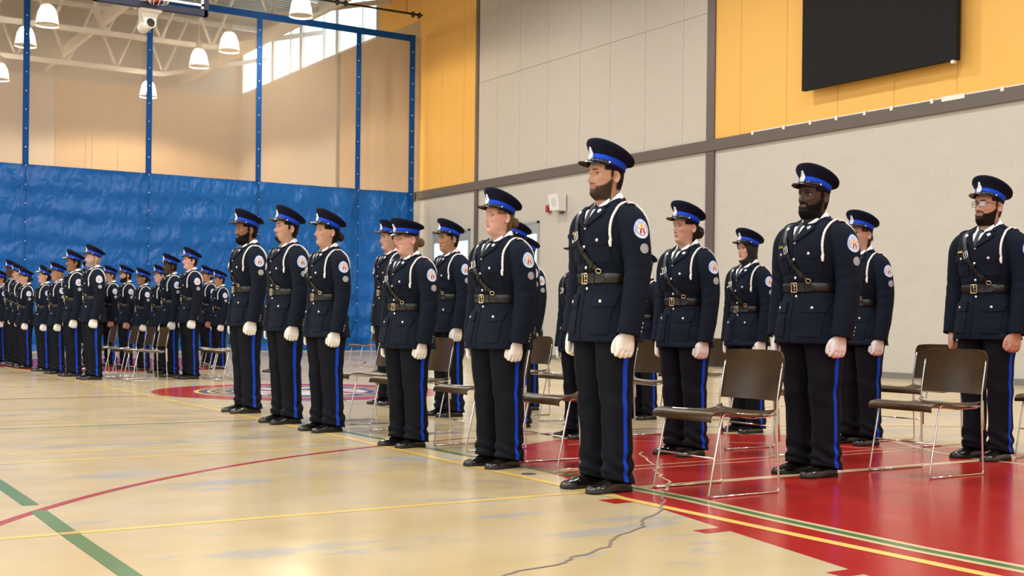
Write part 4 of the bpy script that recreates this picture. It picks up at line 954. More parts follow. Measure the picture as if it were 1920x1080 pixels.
def build_floor():
    F = MB(); F.add([(-12, -8, 0), (XW, -8, 0), (XW, YF, 0), (-12, YF, 0)], [(0, 1, 2, 3)], 0)
    lay = [1, 0]
    def z(): lay[0] += lay[1]; return lay[0]*.00022
    def level(n, step=0): lay[0] = n; lay[1] = step
    def strip(pts, w, mi, closed=False):
        P = np.array(pts, float); n = len(P); t = (np.roll(P, -1, 0)-np.roll(P, 1, 0)) if closed else np.gradient(P, axis=0); t /= np.linalg.norm(t, axis=1)[:, None]; nn = np.stack([-t[:, 1], t[:, 0]], 1)*w/2; h = z()
        A = np.column_stack([P+nn, np.full(n, h)]); B = np.column_stack([P-nn, np.full(n, h)]); F.grid([B, A], cv=closed, mi=mi)
    def poly(pts, mi): h = z(); F.add([(x, y, h) for x, y in pts], [tuple(range(len(pts)))], mi)
    def arc(cx, cy, r, a0, a1, n=60): t = np.radians(np.linspace(a0, a1, n)); return np.stack([cx+r*np.cos(t), cy+r*np.sin(t)], 1)
    X0, Y0 = 5.93, 6.02
    for my in (0, 1):
        f = (lambda p: p) if not my else (lambda p: [(x, 28.4-y) for x, y in p][::-1])
        key = [(3.02, 1.0), (8.84, 1.0), (7.73, 6.02)]+[tuple(q) for q in arc(X0, Y0, 1.80, 0, 180, 40)]+[(4.13, 6.02)]
        a3 = [tuple(q) for q in arc(5.93, 2.2, 6.03, -10, 190, 120)]
        level(1); strip(f(a3), .055, 8)
        level(2); poly(f(key), 1)
    # marks beside the lane
    level(3)
    for y0, y1, xl in ((4.86, 5.0, 3.78), (3.98, 4.07, 3.60), (3.05, 3.14, 3.43)): poly([(xl-.06, y0), (xl+.10, y0), (xl+.12, y1), (xl-.06, y1)], 1)
    level(4)
    strip([(-12, 5.27), (3.9, 5.27)], .05, 2); strip([(3.9, 5.28), (16, 5.28)], .09, 4)
    for y in (5.95, 6.09): strip([(4.12, y), (16 if y < 6 else 7.75, y)], .022, 4)
    strip([(5.2, 7.37), (5.86, 7.37), (6.42, 7.01), (6.85, 6.62), (7.3, 5.8)], .02, 4)
    for y in (8.45, 7.95): strip([(-12, y), (4.05, y)], .045, 2)
    strip([(-12, 10.40), (4.2, 10.40)], .04, 3)
    for y in (11.15, 10.78): strip([(-12, y), (4.6, y)], .04, 2)
    strip([(-12, 14.1), (4.4, 14.1)], .05, 8)
    for y in (8.63, 11.1): strip([(4.2, y), (16.5, y)], .03, 2)
    level(7); strip([(4.08, 23), (4.08, 16.75), (4.07, 14.08), (4.03, 11.5), (3.97, 8.6), (3.93, 7.6), (3.89, 6.6), (3.88, 5.6), (3.87, 4.9), (3.86, 3.7), (3.86, 0)], .062, 2)
    gx = [(4.16, 10.4), (4.17, 9.4), (4.17, 8.2), (4.17, 7.0), (4.17, 5.8), (4.16, 4.8), (4.10, 4.1), (4.06, 3.3), (4.07, 2.8), (4.07, 0)]
    level(5); strip([p for p in gx if p[1] < 6.6], .13, 4); level(6); strip(gx, .055, 3); level(5)
    strip([(7.7, 6.5), (7.29, 5.73), (7.2, 5.3), (7.2, 0)], .05, 4)
    strip([(1.20, 10.4), (1.22, 7.1), (1.21, 6.14)], .075, 3); strip([(1.205, 5.95), (1.19, 5.3), (1.18, 4.3), (1.17, 0)], .075, 3)
    level(8); poly([(1.155, 5.24), (1.235, 5.24), (1.235, 5.30), (1.155, 5.30)], 9); level(4)
    for y in (18.2,): strip([(-12, y), (4.2, y)], .05, 2)
    strip([(8.5, 12.0), (16.9, 12.0)], .04, 8); strip([(8.5, 9.8), (16.9, 9.8)], .04, 8); strip([(13.0, -4), (13.0, 30)], .05, 2)
    # centre circle emblem
    c = (6.02, 14.35)
    def disc(r, mi, n=72): poly([tuple(q) for q in arc(c[0], c[1], r, 0, 360, n+1)[:-1]], mi)
    level(4, 1); disc(1.80, 1); disc(1.30, 2); disc(1.24, 5); disc(1.14, 2); disc(1.10, 5)
    lay[0] += 1; lay[1] = 0
    for k in range(18):
        a = 2*PI*k/18; poly([(c[0]+r*math.cos(a+d), c[1]+r*math.sin(a+d)) for r, d in ((.92, -.10), (1.04, -.08), (1.04, .08), (.92, .10))], 9)
    lay[1] = 1; disc(.84, 9); disc(.80, 6); lay[0] += 1; lay[1] = 0
    for k in range(4):
        a = PI/4+PI/2*k; poly([(c[0]+r*math.cos(a+d), c[1]+r*math.sin(a+d)) for r, d in ((.18, -.5), (.74, -.24), (.78, .1), (.5, .34), (.2, .5))], 1 if k % 2 else 5)
    lay[1] = 1; strip([(c[0]-.75, c[1]-.06), (c[0]+.75, c[1]-.06)], .10, 1); poly([(c[0]+.2*math.cos(t), c[1]+.2*math.sin(t)) for t in np.arange(8)*PI/4], 2)
    level(9)
    cr = spline([(5.37, 6.72), (5.26, 6.60), (5.21, 6.50), (5.13, 6.36), (4.92, 6.0), (4.74, 5.80), (4.68, 5.66), (4.61, 5.60), (4.52, 5.40), (4.38, 5.25), (4.26, 5.11), (4.13, 5.0), (4.0, 4.81), (3.9, 4.72), (3.79, 4.58), (3.56, 4.42), (3.38, 4.23), (3.15, 4.10), (2.98, 3.94), (2.74, 3.82), (2.62, 3.74), (2.48, 3.72), (2.30, 3.66), (2.05, 3.5)], 120)
    cr[1:-1] += RNG.normal(0, .006, (118, 2)); k = cr[:, 0] > 4.25
    strip(cr[k], .016, 4); strip(cr[~k], .013, 7)
    poly([(3.995+.045*math.cos(t), 6.06+.045*math.sin(t)) for t in np.arange(16)*PI/8], 10)
    tag(F.obj('floor', FLOORM, smooth=False), kind='structure')
build_floor()
def struct(o): return tag(o, kind='structure')

# right wall: block below, trims, panels above
struct(MB().add([(XW, -8, 0), (XW, YF, 0), (XW, YF, ZT0), (XW, -8, ZT0)], [(0, 3, 2, 1)]).add([(XW+.3, -8, 0), (XW+.3, YF, 0), (XW+.3, YF, ZT0), (XW+.3, -8, ZT0)], [(0, 1, 2, 3)]).obj('wall_right', M['block'], smooth=False))
struct(MB().box(XW-.012, XW, -8, YF, 0, .103).obj('baseboard_right', M['basegrey'], smooth=False))
struct(MB().box(XW-.07, XW, -8, 31.9, ZT0, ZT1).box(XW-.07, XW, 32.0, YF, ZT0, ZT1).obj('trim_1', M['trim'], smooth=False))
struct(MB().box(XW-.05, XW, 28.44, 28.59, .103, ZT0).box(XW-.05, XW, 28.44, 28.59, ZT1, 12).obj('trim_2', M['trim'], smooth=False))
struct(MB().box(XW-.05, XW, 18.98, 19.22, .103, ZT0).box(XW-.05, XW, 18.98, 19.22, ZT1, 12).obj('trim_3', M['trim'], smooth=False))
struct(MB().box(XW-.05, XW, 37.45, 37.65, .103, ZT0).box(XW-.05, XW, 37.45, 37.65, ZT1, 9.75).obj('trim_4', M['trim'], smooth=False))
def panels(name, m, ys, z0=ZT1, z1=12.0, zs=None):
    b = MB(); g = .004
    for a, c in zip(ys[:-1], ys[1:]):
        for u, v in zip((zs or [z0, z1])[:-1], (zs or [z0, z1])[1:]): b.box(XW-.02, XW+.1, a+g, c-g, u+(g if u > z0 else 0), v-(g if v < z1 else 0))
    b.box(XW+.0, XW+.12, ys[0], ys[-1], z0, z1, 1)
    return struct(b.obj(name, [m, M['dark']], smooth=False))
panels('wall_right', M['orange'], [-8, -5.6, -3, -.4, 2.2, 4.8, 7.4, 9.2, 10.5, 11.8, 13.09, 14.385, 15.675, 16.966, 18.233, 18.98])
panels('wall_right', M['acoustic'], [19.22, 20.0, 21.286, 22.577, 23.757, 25.127, 26.402, 27.5, 28.44], zs=[ZT1, 7.35, 9.8, 12.0])
panels('wall_right', M['orange'], [28.59, 29.25, 30.49, 31.84], z1=9.75)
panels('wall_right', M['tanpanel'], [31.84, 33.1, 34.5, 35.9, 37.45], z1=9.75)
panels('wall_right', M['orange'], [28.59, 29.25, 30.49, 31.84, 33.1, 34.6], z0=9.75)
panels('wall_right', M['beigepanel'], [37.65, 39.5, 41.0, 44.2, YF], z1=9.75)
# clerestory windows of the far half
for i, (a, c) in enumerate(((34.72, 37.7), (37.78, 40.8), (40.88, 43.5), (43.58, 46.75))):
    b = MB(); b.box(XW-.03, XW+.09, a, c, 9.75, 9.82).box(XW-.03, XW+.09, a, c, 11.53, 11.6).box(XW-.03, XW+.09, a, a+.07, 9.82, 11.53).box(XW-.03, XW+.09, c-.07, c, 9.82, 11.53)
    mid = a+(c-a)*.36; b.box(XW-.02, XW+.09, mid-.03, mid+.03, 9.82, 11.53)
    w = struct(b.obj('window_%d' % (i+1), M['white'], smooth=False))
    MB().box(XW+.10, XW+.11, a, c, 9.75, 11.6).obj('window_light', M['daylight'], w, smooth=False)
    MB().add([(XW+.05, a+.07, 9.82), (XW+.05, c-.07, 9.82), (XW+.05, c-.07, 11.53), (XW+.05, a+.07, 11.53)], [(0, 1, 2, 3)]).obj('pane', M['pane'], w, smooth=False)
struct(MB().box(XW, XW+.1, 34.6, YF, 11.6, 12).box(XW, XW+.1, 46.75, YF, 9.75, 11.6).obj('wall_right', M['white'], smooth=False))
# low windows in the block wall
for i, (a, c) in enumerate(((28.85, 30.9), (25.45, 27.5))):
    b = MB(); z0, z1 = 1.1, 3.44; b.box(XW-.04, XW+.02, a, c, z0, z0+.06).box(XW-.04, XW+.02, a, c, z1-.06, z1).box(XW-.04, XW+.02, a, a+.06, z0, z1).box(XW-.04, XW+.02, c-.06, c, z0, z1).box(XW-.04, XW+.02, a+.06, c-.06, z1-.32, z1-.27)
    w = struct(b.obj('window_%d' % (i+5), M['framegrey'], smooth=False))
    MB().box(XW-.012, XW-.006, a+.06, c-.06, z0+.06, z1-.06).obj('window_light', M['dayglow'], w, smooth=False)
    MB().box(XW-.03, XW-.024, a+.06, c-.06, z1-.27, z1-.06).obj('blind', M['framegrey'], w, smooth=False)
    MB().add([(XW-.03, a+.06, z0+.06), (XW-.03, c-.06, z0+.06), (XW-.03, c-.06, z1-.32), (XW-.03, a+.06, z1-.32)], [(0, 1, 2, 3)]).obj('pane', M['pane'], w, smooth=False)
# far, near and left walls, ceiling
b = MB(); xs = [-12, -7.5, -3, 1.5, 6.0, 8.0, 9.95, 11.05, 11.28, 12.23, 13.4, 14.65, 15.71, XW]
for a, c in zip(xs[:-1], xs[1:]): b.box(a+.006, c-.006, YF, YF+.1, 0, 9.7, 1 if c < 9.97 else 0)
b.box(-12, XW, YF+.01, YF+.12, 0, 9.7, 2); struct(b.obj('wall_far', [M['tanpanel'], M['beigepanel'], M['dark']], smooth=False))
struct(MB().box(-12, XW, YF, YF+.1, 9.7, 12).obj('wall_far', M['deck'], smooth=False))
struct(MB().add([(-12, -8, 0), (XW, -8, 0), (XW, -8, 12), (-12, -8, 12)], [(0, 1, 2, 3)]).obj('wall_near', M['beigepanel'], smooth=False))
struct(MB().add([(-12, -8, 0), (-12, YF, 0), (-12, YF, 12), (-12, -8, 12)], [(0, 1, 2, 3)]).obj('wall_left', M['beigepanel'], smooth=False))
b = MB(); yy = np.arange(-8, YF+.01, .30); pr = []
for y in yy: pr += [(y, 12.0), (y+.13, 12.0), (y+.15, 12.07), (y+.28, 12.07)]
pr = [(y, z) for y, z in pr if y < YF+.2]
b.grid([[(-12, y, z) for y, z in pr], [(XW, y, z) for y, z in pr]]); struct(b.obj('ceiling', M['deck'], smooth=False))
# roof trusses (along x), top chord under the deck
def truss(y, label):
    t = empty('roof_truss', (0, y, 0)); tag(t, label, 'truss', None); zb, zt = 9.72, 11.86
    b = MB().box(-12, XW, -.07, .07, zt-.14, zt); b.obj('top_chord', M['whitesteel'], t, smooth=False)
    b = MB(); p = [(-8, 0, zb), (13.1, 0, zb), (XW, 0, 10.75)]
    for a, c in zip(p[:-1], p[1:]):
        a, c = np.array(a), np.array(c); n = np.array([0, 0, .075]); s = np.array([0, .075, 0])
        b.add([a-s-n, c-s-n, c+s-n, a+s-n, a-s+n, c-s+n, c+s+n, a+s+n], [(0, 3, 2, 1), (4, 5, 6, 7), (0, 1, 5, 4), (1, 2, 6, 5), (2, 3, 7, 6), (3, 0, 4, 7)])
    b.obj('bottom_chord', M['whitesteel'], t, smooth=False); k = 0
    for x in np.arange(-7.0, 13.2, 1.675):
        for x1 in (x-.84, x+.84):
            MB().tube([(x, 0, zb), (x1, 0, zt-.1)], .05, 6).obj('diagonal', M['whitesteel'], t, smooth=False)
    return t
for y, l in ((33.9, 'white steel roof truss nearest beyond the divider curtain'), (38.9, 'white steel roof truss in the middle of the far hall ceiling'), (44.2, 'white steel roof truss close to the far tan wall'), (28.9, 'white steel roof truss just in front of the curtain top')): truss(y, l)
for x in (9.6, 14.6): tag(MB().box(x-.06, x+.06, 28.9, 46.9, 9.9, 10.02).box(x-.02, x+.02, 28.9, 46.9, 10.02, 10.3).obj('roof_purlin', M['whitesteel'], smooth=False), 'white steel bridging beam nearer the %s' % ('curtain straps' if x < 12 else 'clerestory windows'), 'beam')
# pendant lamps of the far half
def lamp(x, y, label):
    t = empty('pendant_lamp', (x, y, 9.0)); tag(t, label, 'lamp', 'glass pendant lamps under the far ceiling')
    pr = [(.10, .30), (.17, .24), (.235, .10), (.27, -.06), (.305, -.25)]; th = np.arange(40)*2*PI/40
    ring = lambda r, z: np.stack([r*np.cos(th), r*np.sin(th), np.full(40, z)], 1)
    MB().grid([ring(r, z) for r, z in pr], cv=True).obj('glass_shade', M['lampglass'], t)
    s = MB().grid([ring(.298, -.225), ring(.309, -.235), ring(.309, -.265), ring(.298, -.265)], cv=True); s.obj('rim', M['whitesteel'], t)
    MB().grid([ring(.05, .55), ring(.09, .53), ring(.10, .30), ring(.11, .27)], cv=True, cap0=True).obj('housing', M['whitesteel'], t)
    MB().ell((0, 0, .08), (.15, .15, .19), 16, 10).obj('bulb', M['bulb'], t)
    MB().tube([(0, 0, .5), (0, 0, 2.9)], .012, 6).obj('stem', M['whitesteel'], t)
    return t
LAMPS = [(7.10, 34.6, 'pendant lamp high at left, upper one of the pair by the second strap'), (7.12, 37.6, 'pendant lamp at left overlapped by the leftmost curtain strap'), (12.24, 34.8, 'pendant lamp glowing just left of the third curtain strap, right one of its pair'),
         (12.22, 37.5, 'pendant lamp left of and below the one beside the third curtain strap'), (12.40, 43.65, 'lowest looking pendant lamp, behind the second strap below the backboard'), (7.44, 43.5, 'pendant lamp cut by the left picture edge'), (12.35, 29.7, 'pendant lamp hanging in front of the curtain top band')]
for x, y, l in LAMPS: lamp(x, y, l)

# divider curtain
CX0, CX1 = -11.5, 16.72
def curtain():
    t = empty('divider_curtain', (0, YC, 0)); tag(t, 'blue vinyl divider curtain with beige mesh netting above', 'curtain')
    n = 240; zs = np.concatenate([np.linspace(.04, 4.63, 46)]); xs = np.linspace(CX0, CX1, n); X, Z = np.meshgrid(xs, zs)
    d = .035*np.sin(Z*2*PI/.62+.5*np.sin(X*.9))*np.exp(-((np.mod(Z, .62)-.31)/.2)**2)+.03*wnoise(X*1.3, Z*2.2, 3, 9, (1, 4))+.05*wnoise(X, Z*.3, 8, 6, (1, 3))
    d += .07*np.exp(-((X-14.9)/1.7)**2)*np.sin(X*5.5)
    G = np.stack([X, d, Z], -1); MB().grid(G).grid(G+np.array([0, .006, 0])).obj('vinyl_skirt', M['vinyl'], t)
    zs = np.linspace(4.63, 9.06, 14); X, Z = np.meshgrid(xs, zs); d = .02*wnoise(X, Z*.3, 8, 6, (1, 3))+(.10*np.exp(-((X-15.9)/.75)**2))*np.sin(X*9.5)*sm(Z, 9.3, 7)
    MB().grid(np.stack([X, d+.01, Z], -1)).obj('netting', M['net'], t)
    MB().box(CX0, CX1, -.02, .02, 9.04, 9.22).obj('top_band', M['strap'], t, smooth=False)
    for x in (-8.85, -5.9, -2.9, .1, 3.05, 6.02, 9.02, 11.98, 14.93):
        s = MB().box(x-.075, x+.075, -.055, -.045, 4.62, 9.06).box(x-.012, x+.012, -.12, -.11, .1, 4.62).obj('strap', M['strap'], t, smooth=False); g = MB()
        for z in np.arange(.9, 8.9, .46): g.dome((x, -.06 if z > 4.62 else -.125, z), (0, -1, 0), .016, .006, 8, 3)
        if x > 3: g.obj('eyelets', M['silver'], s)
    s = MB().box(16.56, 16.73, -.06, -.03, .3, 9.22).obj('edge_binding', M['strap'], t, smooth=False); g = MB()
    for z in np.arange(.9, 8.9, .46): g.dome((16.645, -.065, z), (0, -1, 0), .02, .008, 8, 3)
    g.obj('eyelets', M['silver'], s)
curtain()
r = empty('curtain_rail', (0, 31.0, 9.6)); tag(r, 'thin black pipe with clamps above the right end of the curtain', 'pipe')
MB().tube([(9.0, 0, .0), (16.6, 0, .05)], .03, 8).obj('pipe', M['black'], r)
for x in (13.95, 14.2, 16.3, 16.5): MB().tube([(x-.05, 0, .03), (x, 0, .03), (x+.05, 0, .03)], [.05, .10, .05], 8).obj('clamp', M['black'], r)
MB().tube([(16.1, 0, .05), (16.1, 0, 2.3)], .008, 6).box(16.03, 16.17, -.06, .06, .45, .58).obj('hanger', M['black'], r, smooth=False)
# backboard
t = empty('basketball_backboard', (5.66, 19.8, 5.88)); tag(t, 'raised glass basketball backboard with navy padded lower edge', 'backboard')
MB().box(-.91, .91, -.05, .05, 0, .10).box(-.93, -.86, -.05, .05, .0, .35).box(.86, .93, -.05, .05, 0, .35).obj('edge_pad', M['navy'], t, smooth=False)
MB().box(-.86, .86, -.015, .015, .16, .2).box(-.86, -.82, -.015, .015, .12, 1.1).box(.82, .86, -.015, .015, .12, 1.1).box(-.30, -.27, -.018, .018, .2, 1.0).box(.27, .30, -.018, .018, .2, 1.0).obj('board_frame', M['white'], t, smooth=False)
MB().box(-.82, .82, -.006, .006, .2, 1.1).obj('glass_panel', M['pane'], t, smooth=False)
b = MB(); b.box(-.11, .11, -.22, -.06, .10, .20); th = np.arange(32)*2*PI/32; b.tube(np.stack([.225*np.cos(th), -.40+.225*np.sin(th), np.full(32, .20)], 1), .009, 8, closed=True); b.obj('rim', M['rimred'], t, smooth=False)
b = MB()
for k in range(12):
    a = k*PI/6; b.tube([(.225*math.cos(a), -.40+.225*math.sin(a), .19), (.15*math.cos(a+.26), -.40+.15*math.sin(a+.26), .02), (.12*math.cos(a+.4), -.40+.12*math.sin(a+.4), -.0)], .004, 4)
b.obj('net', M['white'], t)
b = MB().box(-.15, .15, .06, .12, -.06, .0).add([(-.13, .06, -.06), (.13, .06, -.06), (.07, .06, -.26), (-.07, .06, -.26), (-.13, .12, -.06), (.13, .12, -.06), (.07, .12, -.26), (-.07, .12, -.26)], [(0, 3, 2, 1), (4, 5, 6, 7), (0, 1, 5, 4), (1, 2, 6, 5), (2, 3, 7, 6), (3, 0, 4, 7)])
b.tube([(-.35, .4, .5), (-.22, .12, .0)], .03, 6); b.box(-.17, .17, -.02, .06, -.04, .0); b.obj('bracket', M['white'], t, smooth=False)
th = np.arange(24)*2*PI/24; ring = lambda rr, y, z=-.22: np.stack([rr*np.cos(th), np.full(24, y), z+rr*np.sin(th)], 1)
MB().grid([ring(.085, .5), ring(.085, .0), ring(.072, .0), ring(.072, .3)], cv=True).obj('support_pipe', M['white'], t)
MB().grid([ring(.072, .05), ring(.001, .05)], cv=True).obj('pipe_mouth_shade', M['black'], t)  # black disc stands in for the shade inside the open pipe
MB().tube([(0, .45, -.28), (0, .45, 6.0)], .08, 10).obj('mast', M['whitesteel'], t)
# screen, speaker, alarm, conduit on the right wall
t = empty('wall_screen', (XW, 14.6, 5.25)); tag(t, 'large charcoal display screen high on the orange wall', 'screen')
MB().box(-.30, -.20, -1.70, 1.70, 0, 2.6).obj('panel', M['screen'], t, smooth=False)
MB().box(-.20, -.0, -1.2, -1.1, .3, 2.3).box(-.20, -.0, 1.1, 1.2, .3, 2.3).box(-.2, -.02, -1.3, 1.3, 1.0, 1.1).obj('bracket', M['black'], t, smooth=False)
for y in (-1.62,): MB().box(-.29, -.22, y-.03, y+.03, -.05, 0).obj('foot', M['silver'], t, smooth=False)
t = empty('wall_speaker', (XW, 24.45, 3.6)); tag(t, 'white wall speaker angled down from the block wall', 'speaker')
v = [(-.24, -.20, .02), (-.24, .20, .02), (-.04, .20, 0), (-.04, -.20, 0), (-.30, -.20, .40), (-.30, .20, .40), (-.04, .20, .41), (-.04, -.20, .41)]
MB().add(v, [(0, 1, 2, 3), (4, 7, 6, 5), (0, 4, 5, 1), (2, 6, 7, 3), (0, 3, 7, 4), (1, 5, 6, 2)]).obj('cabinet', M['speaker'], t, smooth=False)
th = np.arange(24)*2*PI/24; MB().add([(-.283-.003-.26*.13*math.sin(a), .15*math.cos(a), .235+.15*math.sin(a)*.965) for a in th] if False else [(-.274-.018*math.sin(a), .11*math.cos(a), .215+.115*math.sin(a)) for a in th], [tuple(range(24))]).obj('grille', M['grille'], t, smooth=False)
MB().box(-.06, 0, -.06, .06, -.05, .35).obj('mount', M['trim'], t, smooth=False)
t = empty('fire_alarm', (XW, 25.0, 3.62)); tag(t, 'small red fire alarm box beside the white speaker', 'alarm'); MB().box(-.07, .005, -.09, .09, 0, .17).obj('case', M['red'], t, smooth=False); MB().box(-.085, -.07, -.05, .05, .03, .12).obj('lens', M['red'], t, smooth=False)
t = empty('cable_conduit', (XW, 0, ZT1)); tag(t, 'thin white cable conduit clipped along the trim below the screen', 'conduit')
MB().box(-.045, -.015, 9.0, 17.85, -.005, .025).obj('pipe', M['white'], t, smooth=False); b = MB()
for y in (17.83, 16.98, 16.3, 15.66, 15.0, 14.4, 13.55, 12.2, 11.4):
    MB().box(-.078, -.04, y-.03, y+.03, -.045, .03).obj('clip', M['white'], t, smooth=False)
MB().box(-.08, -.03, 12.9, 13.35, -.05, .03).obj('joint_box', M['white'], t, smooth=False)

# ------------------------------------------------------------------ people and chairs
setup_shared(); SHARED['chair'] = chair_meshes()
P = person; G1, G2, G3, G4 = 'officers of the front rank', 'officers of the second rank', 'officers of the third rank', 'officers of the far squad'
P(3.985, 5.31, 1.895, 'avg', 'tall officer with short brown beard standing foremost on the yellow line', 'light', 'darkbrown', 'short', p=dict(beardcol='brown', beardden=.52, hairden=.62, pitch=.03, yaw=-.04), group=G1, eyes='brown')
P(4.035, 6.48, 1.735, 'womanfull', 'woman officer with low blonde ponytail in the front rank beside the foremost bearded officer', 'pink', 'blonde', p=dict(fat=.35, jaw=1.06, neck=.96, tail=1, pitch=.04, yaw=-.10), bun=.045, rz=.12, group=G1, eyes='blue')
P(4.10, 7.82, 1.661, 'womanfull', 'short woman officer with messy light bun and low pulled cap', 'pink', 'blonde', p=dict(fat=.6, jaw=1.05, neck=.98, pitch=-.06, yaw=-.14, captilt=.12, capz=.146), bun=.047, rz=.17, group=G1, eyes='blue')
P(4.06, 9.16, 1.800, 'woman', 'woman officer with curly dark bun, chin raised, in the front rank', 'light', 'black', p=dict(pitch=.08, nose=1.05, yaw=-.08), bun=.045, rz=.09, group=G1)
P(4.06, 10.02, 1.890, 'broad', 'officer with dark goatee and raised chin', 'light', 'darkbrown', 'goatee', rz=.05, p=dict(pitch=.09, fat=.5, nose=1.05, yaw=-.05, beardden=.6), group=G1)
P(4.18, 11.30, 1.965, 'avg', 'officer with thick black beard at the far end of the front rank', 'tan', 'black', 'full', p=dict(wide=.96, pitch=.0), group=G1)
P(5.50, 5.25, 1.875, 'stocky', 'broad dark skinned officer with full black beard and clenched white gloves', 'dark', 'black', 'full', p=dict(lips=1.7, nosew=1.35, wide=1.05, pitch=.05, yaw=.02, cheek=1.3), group=G2)
P(5.55, 6.48, 1.752, 'woman', 'woman officer with dark curly ponytail right of the foremost bearded officer', 'light', 'darkbrown', p=dict(tail=1, pitch=.02, lips=1.2, fat=.4, yaw=-.08), bun=.060, rz=.09, group=G2)
P(5.61, 7.81, 1.60, 'avg', 'mostly hidden officer with dark wrist behind the foremost bearded officer', 'dark', 'black', p=dict(nosew=1.2), group=G2)
P(5.675, 8.85, 1.79, 'avg', 'officer half hidden behind the woman with low blonde ponytail, ear and sleeve patch showing', 'pink', 'brown', p=dict(), group=G2)
P(5.74, 10.12, 1.879, 'broad', 'clean shaven brown skinned officer with round face in front of the low window', 'olive', 'black', p=dict(fat=.7, nosew=1.2, wide=1.04, pitch=.0), group=G2)
P(5.96, 11.78, 1.99, 'avg', 'pale officer half hidden behind the short woman with messy bun', 'light', 'brown', None, p=dict(), group=G2)
P(7.27, 9.08, 1.60, 'avg', 'mostly hidden officer glimpsed right of the foremost officer at arm level', 'olive', 'black', group=G3)
P(7.19, 7.60, 1.714, 'woman', 'woman officer wearing a black hijab under her cap', 'pink', 'black', p=dict(hijab=1, pitch=.02, lips=1.25, wide=.9), group=G3)
P(7.28, 6.46, 1.791, 'woman', 'woman officer with pinned brown hair behind the broad bearded officer', 'light', 'brown', p=dict(), bun=.026, group=G3)
P(7.27, 5.33, 1.938, 'avg', 'officer with spectacles and trimmed dark beard at the right end', 'light', 'darkbrown', 'trim', hands=True, p=dict(glasses=1, pitch=.08, beardcol='darkbrown', beardden=.8, hairden=.6, yaw=-.04), group=G3)
P(6.90, 10.55, 1.80, 'slim', 'hidden officer whose cap shows lower behind the low blonde ponytail', 'light', 'darkbrown', group=G3)
P(7.79, 19.62, 1.96, 'avg', 'distant officer seen between the two front men with goatee and thick beard', 'olive', 'black', res=.6, group=G4, low=True)
far = [
 (4.40, 18.15, 1.955, 'broad', 'tall officer with grey beard, front of the far squad', 'pink', 'grey', 'grey', dict(pitch=.06), False, 0),
 (4.37, 19.22, 1.925, 'avg', 'officer with dark moustache standing left of the grey bearded officer', 'tan', 'black', 'moustache', dict(pitch=.05), False, 0),
 (4.33, 20.1, 1.77, 'broad', 'bald pale brown officer, third from the grey bearded one toward the left', 'olive', 'black', None, dict(hairthick=0), False, 0),
 (4.33, 21.1, 1.745, 'woman', 'woman officer looking up, left of the bald officer in the far squad', 'light', 'darkbrown', None, dict(pitch=.12), False, .02),
 (4.30, 22.45, 1.755, 'woman', 'woman officer with low brown bun in the left part of the far squad', 'light', 'brown', None, dict(), False, .034),
 (4.33, 23.2, 1.86, 'avg', 'hidden far officer whose cap shows above the woman with low brown bun', 'light', 'brown', None, dict(), False, 0),
 (4.37, 24.0, 1.95, 'slim', 'dark skinned officer at the left end of the far squad', 'dark', 'black', None, dict(nosew=1.2, lips=1.4), False, 0),
 (4.35, 25.0, 1.80, 'avg', 'far officer cut off by the left picture edge', 'olive', 'black', None, dict(), False, 0),
 (5.68, 18.66, 1.90, 'broad', 'dark skinned clean shaven officer in the middle of the far squad', 'dark', 'black', None, dict(nosew=1.3, lips=1.5), False, 0),
 (5.75, 17.92, 1.96, 'avg', 'tall pale young officer in the middle of the far squad', 'pink', 'darkbrown', None, dict(pitch=.06), False, 0),
 (5.85, 21.8, 1.835, 'avg', 'far officer with black beard and bare hands', 'light', 'black', 'full', dict(), True, 0),
 (5.93, 21.05, 1.76, 'woman', 'woman officer with dark low bun beside the black bearded far officer', 'tan', 'black', None, dict(), False, .042),
 (5.86, 19.78, 1.77, 'stocky', 'pale full faced far officer left of the dark skinned clean shaven one', 'pink', 'brown', None, dict(fat=1), False, 0),
 (7.55, 22.5, 1.905, 'avg', 'far officer with shaved neck and bare hands behind the tall pale young one', 'olive', 'black', None, dict(hairthick=.002), True, 0),
 (7.32, 21.15, 1.782, 'slim', 'slim far officer standing alone at the right end of the far squad', 'olive', 'black', None, dict(), False, 0),
 (5.90, 23.05, 1.87, 'avg', 'far officer half hidden right behind the grey bearded one', 'light', 'brown', None, dict(), True, 0),
 (5.45, 22.8, 1.905, 'avg', 'far officer whose face shows left of the grey beard', 'brown', 'black', None, dict(), False, 0),
 (5.95, 17.35, 1.80, 'avg', 'hidden far officer whose cap shows just behind the dark skinned clean shaven one', 'light', 'black', None, dict(), False, 0)]
for x, y, h, k, lb, sk, hr, bd_, pp, bare, bun in far[:-1]: P(x, y, h, k, lb, sk, hr, bd_, hands=bare, p=pp, res=.6, bun=bun, group=G4, low=True)

